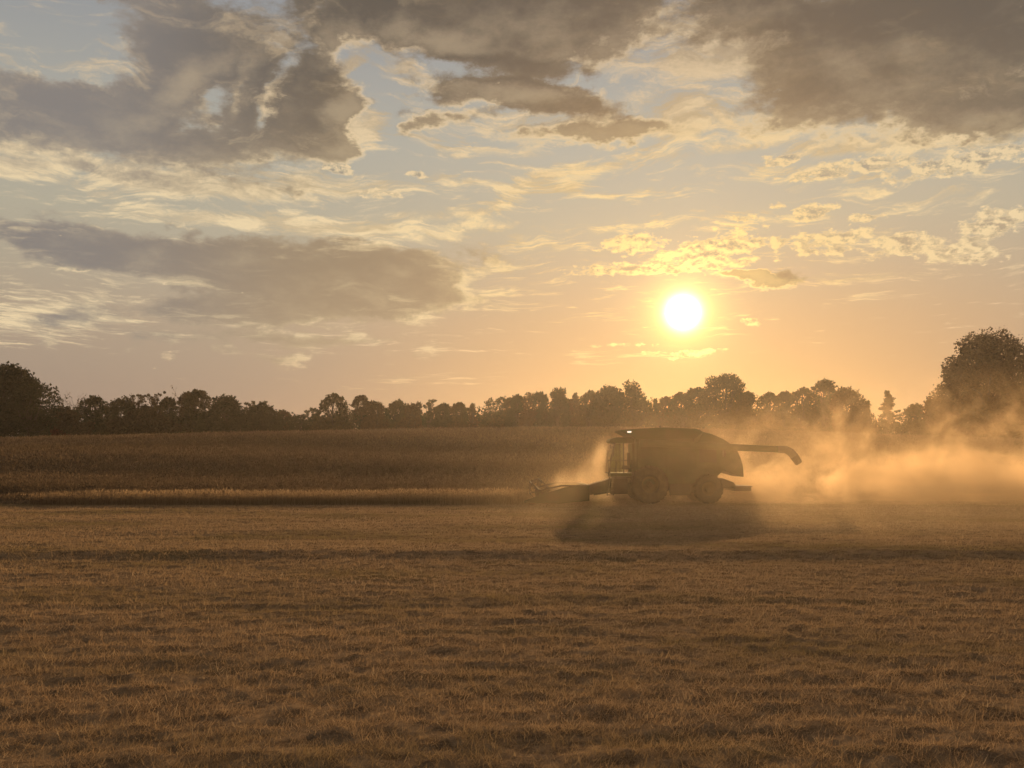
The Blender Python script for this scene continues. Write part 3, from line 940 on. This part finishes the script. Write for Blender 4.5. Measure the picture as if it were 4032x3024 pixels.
def shrub(x_, y_, top, hw, tint, label, seed):
    r = np.random.default_rng(seed)
    z0 = ground_z(x_, y_) - .05
    h = top - z0
    root = empty("shrub", (x_, y_, z0))
    tag(root, label, "shrub", "shrubs along the crop edge")
    limbs = Limbs()
    P = []
    for k in range(16):
        tip = np.array([hw * r.uniform(-.95, .95), hw * r.uniform(-.4, .4), 0.0])
        tip[2] = h * (1 - .6 * (abs(tip[0]) / hw) ** 1.6) * r.uniform(.7, 1)
        limbs.add([(tip[0] * .4, tip[1] * .4, 0), tip * [.8, .8, .55], tip], [.035, .025, .008], 4)
        s_ = r.random(130)[:, None] ** .6
        P.append(np.array([tip[0] * .5, tip[1] * .5, 0.0]) * (1 - s_) + tip * s_ + r.normal(0, .22, (130, 3)) * [1, 1, .7])
    pts = np.vstack(P)
    p, f_ = clump_quads(pts[pts[:, 2] > .05], .30, r)
    link("stems", limbs.mesh("stems"), BARK, root)
    link("foliage", mesh_np("foliage", p, f_), LEAF[tint], root)

for k, (x_, y_, top, hw, tint, label) in enumerate(SHRUBS):
    shrub(x_, y_, top, hw, {'dark': 'green'}.get(tint, tint), label, 300 + k)

# the nest in the bare twigs
nx_, ny_, nz_ = NEST
limbs = Limbs()
nr_ = np.random.default_rng(5)
for k in range(70):
    u = rand_dirs(2, nr_) * .30
    limbs.add([u[0], (u[0] + u[1]) * .62, u[1]], [.03, .035, .02], 4)
nest = link("nest", limbs.mesh("nest"), BARK)
nest.location = (nx_, ny_, nz_)
tag(nest, "small dark round nest in thin bare twigs above the treeline", "nest")

# brush between and behind the trees: nobody could count it
r = np.random.default_rng(77)
k = 60000
bx = r.uniform(-135, 140, k)
by = 205 + 45 * r.random(k) ** 1.3
by = np.where(np.abs(bx) > by * .60, by + 0, by)
top = 5.6 + 3.0 * fbm(bx * .12, by * .1, 3, 71) + 1.2 * fbm(bx * .6, by * .5, 2, 73)
bz = terrain(bx, by) + top * r.random(k) ** .6
p, f_ = clump_quads(np.column_stack([bx, by, bz]), .62, r)
tag(link("undergrowth", mesh_np("undergrowth", p, f_), LEAF['green']), "dense dark brush filling the foot of the treeline", "undergrowth", kind="stuff")

# ------------------------------------------------------------------ combine harvester (local: x front to rear, y toward the far side, z up)
import bmesh
PAINT = material("dark_green_paint", (0.030, 0.060, 0.022), 0.7, 0.2, vary=(0.9, (0.075, 0.056, 0.034), 0.35))
DUSTY = material("dusty_steel", (0.10, 0.085, 0.065), 0.7, 0.3, vary=(2.5, (0.17, 0.125, 0.08), 0.7))
BLACK = material("black_metal", (0.020, 0.019, 0.018), 0.6, 0.3)
RUBBER = material("tyre_rubber", (0.020, 0.018, 0.016), 0.9, 0.2, vary=(3.0, (0.09, 0.065, 0.042), 0.7))
RIM = material("rim_paint", (0.10, 0.078, 0.03), 0.75, 0.2, vary=(2.0, (0.07, 0.05, 0.03), 0.6))
SEAT = material("seat_cloth", (0.05, 0.045, 0.04), 0.9, 0.1)

GLASS = bpy.data.materials.new("cab_glass")
GLASS.use_nodes = True
n = N(GLASS.node_tree)
tr = n.node('ShaderNodeBsdfTransparent')
tr.inputs[0].default_value = (0.80, 0.86, 0.78, 1)
gl = n.node('ShaderNodeBsdfGlossy')
gl.inputs['Roughness'].default_value = 0.03
fr = n.node('ShaderNodeFresnel')
fr.inputs[0].default_value = 1.45
mx = n.node('ShaderNodeMixShader')
n.t.links.new(fr.outputs[0], mx.inputs[0])
n.t.links.new(tr.outputs[0], mx.inputs[1])
n.t.links.new(gl.outputs[0], mx.inputs[2])
n.t.links.new(mx.outputs[0], n.node('ShaderNodeOutputMaterial').inputs['Surface'])

GLOW_LENS = bpy.data.materials.new("glowing_lens")
GLOW_LENS.use_nodes = True
n = N(GLOW_LENS.node_tree)
em = n.node('ShaderNodeEmission')
em.inputs[0].default_value = (1.0, 0.93, 0.8, 1)
em.inputs[1].default_value = 2.2  # small emission for the bright white spot on the tank corner
n.t.links.new(em.outputs[0], n.node('ShaderNodeOutputMaterial').inputs['Surface'])

class Shape:
    """collects solids and becomes ONE mesh object"""
    def __init__(self):
        self.bm = bmesh.new()
    def box(self, x0, x1, y0, y1, z0, z1, bevel=0.0):
        r_ = bmesh.ops.create_cube(self.bm, size=1)
        vs = r_['verts']
        for v_ in vs:
            v_.co = Vector((x0 + (v_.co.x + .5) * (x1 - x0), y0 + (v_.co.y + .5) * (y1 - y0), z0 + (v_.co.z + .5) * (z1 - z0)))
        if bevel:
            es = list({e for v_ in vs for e in v_.link_edges})
            bmesh.ops.bevel(self.bm, geom=es, offset=bevel, segments=2, affect='EDGES', profile=.5)
        return self
    def prism(self, outline, y0, y1, bevel=0.0):
        """x-z outline pushed through y"""
        lo = [self.bm.verts.new((a_, y0, b_)) for a_, b_ in outline]
        hi = [self.bm.verts.new((a_, y1, b_)) for a_, b_ in outline]
        k = len(outline)
        fs = [self.bm.faces.new(lo), self.bm.faces.new(hi[::-1])]
        for i_ in range(k):
            j_ = (i_ + 1) % k
            fs.append(self.bm.faces.new((lo[j_], lo[i_], hi[i_], hi[j_])))
        bmesh.ops.recalc_face_normals(self.bm, faces=fs)
        if bevel:
            es = list({e for f_ in fs[:2] for e in f_.edges})
            bmesh.ops.bevel(self.bm, geom=es, offset=bevel, segments=2, affect='EDGES', profile=.5)
        return self
    def tube(self, path, radius, sides=10):
        rr = radius if isinstance(radius, (list, tuple)) else [radius] * len(path)
        v_, f_ = tube(path, rr, sides)
        vs = [self.bm.verts.new(p) for p in v_]
        for q_ in f_:
            self.bm.faces.new([vs[k] for k in q_])
        self.bm.faces.new(vs[:sides][::-1])
        self.bm.faces.new(vs[-sides:])
        return self
    def lathe(self, profile, cx, cz, cy=0.0, seg=40):
        """profile (radius, y) turned round a lateral axis, closed"""
        rings = []
        for k in range(seg):
            a_ = 2 * math.pi * k / seg
            rings.append([self.bm.verts.new((cx + p * math.cos(a_), cy + q_, cz + p * math.sin(a_))) for p, q_ in profile])
        m_ = len(profile)
        for k in range(seg):
            A_, B_ = rings[k], rings[(k + 1) % seg]
            for i_ in range(m_):
                j_ = (i_ + 1) % m_
                self.bm.faces.new((A_[i_], A_[j_], B_[j_], B_[i_]))
        return self
    def ball(self, c_, r_, sq=(1, 1, 1)):
        o_ = bmesh.ops.create_icosphere(self.bm, subdivisions=2, radius=1)
        for v_ in o_['verts']:
            v_.co = Vector((c_[0] + v_.co.x * r_ * sq[0], c_[1] + v_.co.y * r_ * sq[1], c_[2] + v_.co.z * r_ * sq[2]))
        return self
    def build(self, name, mat, parent, smooth=False):
        me_ = bpy.data.meshes.new(name)
        bmesh.ops.recalc_face_normals(self.bm, faces=self.bm.faces)
        self.bm.to_mesh(me_)
        self.bm.free()
        if smooth:
            for p in me_.polygons:
                p.use_smooth = True
            me_.set_sharp_from_angle(angle=math.radians(40))
        return link(name, me_, mat, parent)

CX, CY = 8.96, 55.0
combine = empty("combine_harvester", (CX, CY, ground_z(CX, CY - 1.6) - 0.02))
tag(combine, "dark dusty combine harvester driving left, cutting crop in a cloud of dust", "harvester")

# body: side walls and rear hood with a rounded tail
B = Shape()
B.prism([(-2.05, 1.05), (-2.05, 3.42), (1.35, 3.42), (1.66, 3.99), (2.15, 3.86), (2.75, 3.60), (3.20, 3.30), (3.52, 2.96), (3.72, 2.52), (3.83, 2.05), (3.86, 1.50), (3.30, 1.66), (2.75, 1.86), (2.45, 1.58), (2.2, 1.15)], -1.42, 1.42, .05)
body = B.build("body", PAINT, combine)
for x0, x1, z0, z1 in ((-1.9, -.55, 1.75, 3.2), (-.42, 1.05, 1.75, 3.2), (1.18, 2.55, 2.05, 3.3)):
    Shape().box(x0, x1, -1.452, -1.424, z0, z1, .012).build("side_panel", PAINT, body)
V = Shape()
for k in range(9):
    V.box(1.45, 2.3, -1.475, -1.452, 2.35 + k * .095, 2.40 + k * .095)
V.box(1.40, 2.35, -1.470, -1.4525, 2.30, 3.18)
V.build("radiator_grille", BLACK, body)
# chassis under the body
Shape().box(-2.9, 2.4, -.95, .95, .78, 1.18, .04).box(-1.7, -1.2, -1.35, 1.35, .80, 1.05).box(1.6, 1.85, -1.2, 1.2, .6, .8).box(-.2, 1.3, -1.25, -.8, .62, 1.3, .05).box(-.2, 1.0, .8, 1.25, .7, 1.3, .05).box(-.24, .92, -1.40, -1.26, .48, 1.36, .03).box(-3.5, -2.55, -1.40, -.9, .55, 1.44, .04).build("chassis", BLACK, combine)
# grain tank with flared extensions
T = Shape()
T.prism([(-2.10, 3.43), (1.15, 3.43), (1.15, 3.62), (-2.10, 3.62)], -1.40, 1.40)
tank = T.build("grain_tank", PAINT, combine)
E = Shape()
E.prism([(-2.10, 3.60), (-2.92, 4.02), (-2.94, 4.10), (-2.3, 4.14), (-.55, 4.24), (1.25, 4.16), (1.62, 3.98), (1.15, 3.60)], -1.62, 1.62, .04)
E.build("tank_extension", PAINT, tank)
Shape().tube([(-.55, -.2, 4.22), (-.55, -.2, 4.32)], .05).ball((-.55, -.2, 4.32), .07).build("warning_beacon", BLACK, combine)
L_ = Shape().box(-2.62, -2.36, -1.72, -1.62, 3.93, 4.03, .02).build("work_lamp", BLACK, combine)
Shape().box(-2.60, -2.38, -1.738, -1.721, 3.945, 4.015).build("lens", GLOW_LENS, L_)
Shape().tube([(1.75, .7, 3.8), (1.75, .7, 4.05), (1.9, .7, 4.15)], [.075, .07, .07]).build("exhaust_pipe", BLACK, combine)

# cab: frame, glass, roof, seat, door, mirrors
cab = Shape().box(-3.42, -2.12, -.98, .98, 1.50, 1.72, .03).box(-2.24, -2.12, -.96, .96, 1.72, 3.36).build("cab", PAINT, combine)
P_ = Shape()
for sy in (-.94, .94):
    P_.tube([(-3.52, sy, 1.70), (-3.44, sy, 2.5), (-3.20, sy, 3.38)], .042, 6)
    P_.tube([(-2.72, sy, 1.70), (-2.72, sy, 3.38)], .032, 6)
P_.tube([(-3.56, -.92, 1.72), (-3.56, .92, 1.72)], .04, 6)
P_.build("cab_frame", BLACK, cab)
Shape().prism([(-3.49, 1.76), (-3.41, 2.5), (-3.18, 3.36), (-2.75, 3.36), (-2.75, 1.76)], -.955, -.945).build("side_window", GLASS, cab)
Shape().prism([(-3.49, 1.76), (-3.41, 2.5), (-3.18, 3.36), (-2.75, 3.36), (-2.75, 1.76)], .945, .955).build("side_window", GLASS, cab)
W_ = Shape()
W_.prism([(-3.56, 1.76), (-3.47, 2.5), (-3.23, 3.36), (-3.22, 3.36), (-3.46, 2.5), (-3.55, 1.76)], -.90, .90)
W_.build("windscreen", GLASS, cab)
Shape().prism([(-3.34, 3.38), (-3.52, 3.46), (-3.46, 3.60), (-3.1, 3.70), (-2.3, 3.70), (-2.14, 3.60), (-2.14, 3.38)], -1.06, 1.06, .04).build("cab_roof", PAINT, cab)
Shape().box(-2.7, -2.28, -.28, .28, 1.9, 2.12, .06).box(-2.40, -2.26, -.28, .28, 2.12, 2.85, .05).tube([(-3.1, 0, 1.75), (-3.0, 0, 2.3)], .05).tube([(-3.02, -.19, 2.33), (-3.02, .19, 2.33)], .025).build("driver_seat", SEAT, cab)
for sy in (-1, 1):
    M_ = Shape().tube([(-3.25, sy * 1.0, 3.30), (-3.36, sy * 1.42, 3.18), (-3.36, sy * 1.42, 2.95)], .018, 6)
    M_.box(-3.40, -3.33, sy * 1.42 - .11, sy * 1.42 + .11, 2.62, 3.0, .015)
    M_.build("mirror", BLACK, cab)
# ladder and platform rails on the near side
D = Shape()
D.box(-3.45, -2.2, -1.55, -1.0, 1.46, 1.52)
for sx_2 in (-3.72, -3.38):
    D.tube([(sx_2, -1.55, .48), (sx_2 + .14, -1.52, 1.5)], .024, 6)
for k in range(5):
    D.box(-3.74 + .028 * k, -3.36 + .028 * k, -1.62, -1.46, .50 + .22 * k, .535 + .22 * k)
for px_ in (-3.62, -3.2, -2.3):
    D.tube([(px_, -1.53, 1.5), (px_ - .04, -1.53, 2.42)], .02, 6)
D.tube([(-3.66, -1.53, 2.42), (-2.32, -1.53, 2.42)], .02, 6)
D.tube([(-3.64, -1.53, 1.98), (-2.3, -1.53, 1.98)], .016, 6)
D.build("ladder", BLACK, combine)
Shape().tube([(-1.5, -1.44, 3.45), (-1.5, -1.44, 3.9), (1.1, -1.44, 3.9), (1.1, -1.44, 3.45)], .018, 6).build("handrail", BLACK, combine)

def wheel(cx_, sy, radius, width, rim_r, lugs):
    """tyre with chevron lugs, dished rim, hub bolts"""
    root = empty("wheel")
    root.parent = combine
    root.location = (cx_, sy, radius)
    s = 1 if sy > 0 else -1
    hw_ = width / 2
    ty = Shape().lathe([(rim_r, -hw_ * .8), (rim_r + .10, -hw_), (radius - .16, -hw_ * .98), (radius - .07, -hw_ * .86), (radius - .05, 0), (radius - .07, hw_ * .86), (radius - .16, hw_ * .98), (rim_r + .10, hw_), (rim_r, hw_ * .8)], 0, 0, 0, 56)
    for k in range(lugs):
        for side_ in (-1, 1):
            a_ = 2 * math.pi * (k + .25 * side_) / lugs
            p0 = ((radius - .045) * math.cos(a_), side_ * .02, (radius - .045) * math.sin(a_))
            a2 = a_ + .16
            p1 = ((radius - .075) * math.cos(a2), side_ * hw_ * .9, (radius - .075) * math.sin(a2))
            ty.tube([p0, p1], [.048, .052], 4)
    ty.build("tyre", RUBBER, root)
    rm = Shape().lathe([(rim_r + .01, -hw_ * .78), (rim_r + .03, -hw_ * .86), (rim_r - .05, -hw_ * .60), (rim_r - .07, -.02), (.16, .05), (.16, .11), (rim_r - .06, .06), (rim_r - .04, hw_ * .6), (rim_r + .03, hw_ * .86), (rim_r + .01, hw_ * .78)], 0, 0, 0, 40)
    rm.tube([(0, s * -.04, 0), (0, s * .20, 0)], [.19, .15], 20)
    for k in range(10):
        a_ = 2 * math.pi * k / 10
        rm.tube([(.26 * math.cos(a_), s * .02, .26 * math.sin(a_)), (.26 * math.cos(a_), s * .13, .26 * math.sin(a_))], .024, 6)
    rm.build("rim", RIM, root)
    return root

for sy in (-1.42, 1.42):
    wheel(-1.38, sy, 1.08, .76, .46, 22)
    wheel(1.86, sy, .84, .52, .38, 20)
# rear axle, straw chopper and spreader plate
Shape().tube([(1.86, -1.3, .84), (1.86, 1.3, .84)], .10, 8).box(1.55, 1.9, -.5, .5, .62, 1.2, .03).build("rear_axle", BLACK, combine)
Shape().prism([(2.45, 1.15), (2.75, 1.42), (3.35, 1.20), (3.5, .98), (3.2, .86), (2.6, .88)], -1.15, 1.15, .03).build("straw_chopper", DUSTY, combine)
K = Shape().box(3.3, 4.35, -1.35, 1.35, .95, 1.00)
for k in range(7):
    K.box(3.35, 4.3, -1.2 + .4 * k - .01, -1.2 + .4 * k + .01, .72, .95)
K.build("spreader_tailboard", DUSTY, combine)

# unloading auger folded back along the near side
au = Shape().tube([(-1.9, -1.56, 3.36), (-1.3, -1.60, 3.36)], [.22, .20], 14).build("unloading_auger", PAINT, combine, True)
Shape().tube([(-1.35, -1.62, 3.36), (3.0, -1.62, 3.14), (5.75, -1.62, 3.02)], [.185, .185, .18], 16).build("tube", PAINT, au, True)
Shape().tube([(5.7, -1.62, 3.02), (6.15, -1.62, 3.0), (6.42, -1.62, 2.86), (6.62, -1.62, 2.62)], [.20, .215, .225, .23], 16).build("elbow", DUSTY, au, True)
Shape().tube([(6.60, -1.62, 2.64), (6.86, -1.62, 2.24)], [.235, .20], 16).build("spout", RUBBER, au, True)
Shape().box(2.7, 2.82, -1.66, -1.40, 2.6, 3.02).build("auger_cradle", BLACK, au)

# feeder house down to the header
Shape().prism([(-2.2, 1.75), (-2.2, .95), (-4.85, .42), (-4.95, .95)], -.62, .62, .03).build("feeder_house", DUSTY, combine)
Shape().tube([(-2.4, -.8, .85), (-4.4, -.8, .5)], .05, 8).build("lift_cylinder", BLACK, combine)

# header: back sheet, floor, dividers, knife, gathering auger, reel
HW = 3.0
Hd = Shape().prism([(-4.95, .30), (-4.95, 1.04), (-5.05, 1.10), (-5.12, 1.04), (-5.08, .36), (-7.0, .18), (-7.0, .12)], -HW, HW)
Hd.box(-5.05, -4.8, -HW, HW, .95, 1.09, .02)
header = Hd.build("header", PAINT, combine)
for sy in (-HW, HW):
    y0, y1 = (sy - .09, sy - .002) if sy < 0 else (sy + .002, sy + .09)
    Shape().prism([(-4.82, .26), (-4.80, 1.06), (-5.5, 1.08), (-6.1, .98), (-7.2, .66), (-8.3, .26), (-8.3, .16), (-6.4, .10)], y0, y1, .02).build("crop_divider", PAINT, header)
G_ = Shape().box(-7.12, -7.0, -HW + .02, HW - .02, .125, .16)
for k in range(58):
    yk = -HW + .08 + k * (2 * HW - .16) / 57
    G_.prism([(-7.1, .12), (-7.26, .13), (-7.1, .165)], yk - .012, yk + .012)
G_.build("knife", DUSTY, header)
sc_ = Shape().tube([(-5.55, -HW + .06, .52), (-5.55, HW - .06, .52)], .15, 14)
for half in (-1, 1):
    for k in range(96):
        a_, a2 = k * .42, (k + 1) * .42
        ya, yb = half * (HW - .08 - k * .026), half * (HW - .08 - (k + 1) * .026)
        vs = [sc_.bm.verts.new((-5.55 + rr * math.cos(aa * half), yy, .52 + rr * math.sin(aa * half))) for rr, aa, yy in ((.15, a_, ya), (.28, a_, ya), (.28, a2, yb), (.15, a2, yb))]
        sc_.bm.faces.new(vs)
sc_.build("gathering_auger", DUSTY, header)
rx, rz_, rr_ = -7.5, .80, .54
reel = Shape().tube([(rx, -HW + .1, rz_), (rx, HW - .1, rz_)], .06, 10)
for ye in (-HW + .18, -1.0, 1.0, HW - .18):
    for k in range(6):
        a_ = math.pi / 3 * k + .3
        reel.tube([(rx, ye, rz_), (rx + rr_ * math.cos(a_), ye, rz_ + rr_ * math.sin(a_))], .022, 6)
        a2 = a_ + math.pi / 3
        reel.tube([(rx + rr_ * math.cos(a_), ye, rz_ + rr_ * math.sin(a_)), (rx + rr_ * math.cos(a2), ye, rz_ + rr_ * math.sin(a2))], .015, 5)
for k in range(6):
    a_ = math.pi / 3 * k + .3
    bx_, bz_ = rx + rr_ * math.cos(a_), rz_ + rr_ * math.sin(a_)
    reel.tube([(bx_, -HW + .1, bz_), (bx_, HW - .1, bz_)], .026, 6)
    for q_ in range(40):
        yq = -HW + .2 + q_ * (2 * HW - .4) / 39
        reel.tube([(bx_, yq, bz_), (bx_ + .05, yq, bz_ - .17)], .008, 3)
reel.build("reel", BLACK, header)
for sy in (-HW + .02, HW - .02):
    Shape().tube([(-4.95, sy, 1.06), (-6.3, sy, 1.06), (rx, sy, rz_)], .045, 8).build("reel_arm", BLACK, header)

# ------------------------------------------------------------------ air: evening haze, dust the combine throws up, an added glare veil
def volume_material(name, color, anisotropy):
    mt_ = bpy.data.materials.new(name)
    mt_.use_nodes = True
    n_ = N(mt_.node_tree)
    pv = n_.node('ShaderNodeVolumePrincipled')
    pv.inputs['Color'].default_value = (*color, 1)
    pv.inputs['Anisotropy'].default_value = anisotropy
    n_.t.links.new(pv.outputs[0], n_.node('ShaderNodeOutputMaterial').inputs['Volume'])
    return mt_, n_, pv

def box_mesh(name, lo, hi):
    bm = bmesh.new()
    bmesh.ops.create_cube(bm, size=1)
    for v_ in bm.verts:
        v_.co = Vector([l + (c_ + .5) * (h_ - l) for l, h_, c_ in zip(lo, hi, v_.co)])
    me_ = bpy.data.meshes.new(name)
    bm.to_mesh(me_)
    bm.free()
    return me_

mt, n, pv = volume_material("evening_haze", (0.95, 0.90, 0.82), 0.70)
pv.inputs['Density'].default_value = 0.00021
tag(link("haze", box_mesh("haze", (-1600, -1600, -4.5), (1600, 1600, 27)), mt), "thin golden evening haze over the field", "haze", kind="stuff")

# dust trail drifting off behind the combine
mt, n, pv = volume_material("dust_trail", (0.90, 0.70, 0.46), 0.44)
co = n.node('ShaderNodeTexCoord').outputs['Object']
px_, py_, pz_ = n.sep(co)
s = px_                                                        # metres behind the combine
billow = n.v('SUBTRACT', n.noise(n.v('MULTIPLY', co, (0.8, 0.8, 1.0)), 0.28, 2, 0.5, color=True), (0.5, 0.5, 0.5))
cw = n.v('ADD', co, n.v('SCALE', billow, scale=4.0))
mp = n.node('ShaderNodeMapping')
n.put(mp.inputs['Vector'], cw)
mp.inputs['Rotation'].default_value = (0, math.radians(-38), 0)
mp.inputs['Scale'].default_value = (0.85, 0.8, 0.85)
f1 = n.noise(mp.outputs[0], 0.50, 7, 0.66)
# height of the thick bank and of the loose wisps above it
bank = n.m('MULTIPLY', n.step(s, -1.5, 1.0), n.step(s, 60, 45))
top = n.add(2.5, n.step(s, 1, 9, 0.0, 0.9), n.step(s, 14, 30, 0.0, 0.6))
lowd = n.m('SUBTRACT', 1.0, n.step(n.m('DIVIDE', pz_, top), 0.25, 1.15))
width = n.step(s, 0, 25, 2.4, 6.0)
yc = n.step(s, 0, 35, 0.6, 3.2)
across = n.m('EXPONENT', n.m('MULTIPLY', n.m('POWER', n.m('ABSOLUTE', n.m('DIVIDE', n.m('SUBTRACT', py_, yc), width)), 2.0), -1.0))
core = n.mul(lowd, bank, across, n.step(n.add(f1, n.m('MULTIPLY', lowd, 0.09)), 0.48, 0.64))
hi_top = n.add(4.8, n.step(s, -6, 12, 0.0, 3.2))
wisp = n.mul(n.step(s, -9, 0), n.step(s, 40, 22), n.step(n.m('DIVIDE', pz_, hi_top), 1.1, 0.15),
             n.m('EXPONENT', n.m('MULTIPLY', n.m('POWER', n.m('ABSOLUTE', n.m('DIVIDE', n.m('SUBTRACT', py_, n.step(s, -6, 10, 1.0, 4.0)), 4.5)), 2.0), -1.0)),
             n.step(f1, 0.49, 0.66))
n.put(pv.inputs['Density'], n.add(n.m('MULTIPLY', core, 0.46), n.m('MULTIPLY', wisp, 0.35)))
dust = link("dust_cloud", box_mesh("dust_cloud", (-10, -9, 0.02), (60, 17, 11)), mt)
dust.location = (CX + 3.6, CY, ground_z(CX + 10, CY))
tag(dust, "long bank of golden dust trailing to the right behind the combine", "dust", kind="stuff")

# dust boiling up behind the header and along the cab
mt, n, pv = volume_material("header_dust", (0.90, 0.73, 0.51), 0.44)
co = n.node('ShaderNodeTexCoord').outputs['Object']
px_, py_, pz_ = n.sep(co)
billow = n.v('SUBTRACT', n.noise(co, 0.50, 3, 0.55, color=True), (0.5, 0.5, 0.5))
cw = n.v('ADD', co, n.v('SCALE', billow, scale=2.3))
f1 = n.noise(cw, 0.8, 5, 0.55)
wx, wy, wz = n.sep(cw)
rise = n.m('SUBTRACT', n.m('ADD', n.step(wx, -3.0, -1.4, 0.0, 1.5), n.step(wx, -0.7, 1.1, 0.0, 2.5)), wz)        # >0 under a line climbing toward the cab
puff = n.mul(n.step(rise, -0.6, 1.0), n.step(px_, 1.6, 0.7), n.step(pz_, 4.2, 2.4),
             n.m('EXPONENT', n.m('MULTIPLY', n.m('POWER', n.m('ABSOLUTE', n.m('DIVIDE', py_, 2.0)), 2.0), -1.0)), n.step(f1, 0.32, 0.60))
n.put(pv.inputs['Density'], n.m('MULTIPLY', puff, 0.34))
puff_o = link("dust_cloud", box_mesh("dust_puff", (-3.6, -3.6, 0.05), (2.0, 3.6, 4.6)), mt)
puff_o.location = (CX - 4.6, CY + 1.2, ground_z(CX - 4.6, CY))
tag(puff_o, "puff of golden dust boiling up between header and cab", "dust", kind="stuff")

# thin dust volume added before the combine, standing in for lens glare
mt, n, pv = volume_material("glare_veil", (0.93, 0.77, 0.54), 0.66)
co = n.node('ShaderNodeTexCoord').outputs['Object']
px_, py_, pz_ = n.sep(co)
thin_ = n.mul(n.step(px_, -14, 0), n.step(px_, 34, 8), n.step(py_, -15, -4), n.step(py_, 15, 8), n.step(pz_, 5.5, 0.5), n.step(n.noise(co, 0.12, 3, 0.5), 0.25, 0.7))
n.put(pv.inputs['Density'], n.m('MULTIPLY', thin_, 0.010))
veil = link("dust_cloud", box_mesh("glare_veil", (-15, -16, 0.1), (35, 16, 6)), mt)
veil.location = (CX, 36, 0)
tag(veil, "added thin golden veil standing in for lens glare before the combine", "dust", kind="stuff")
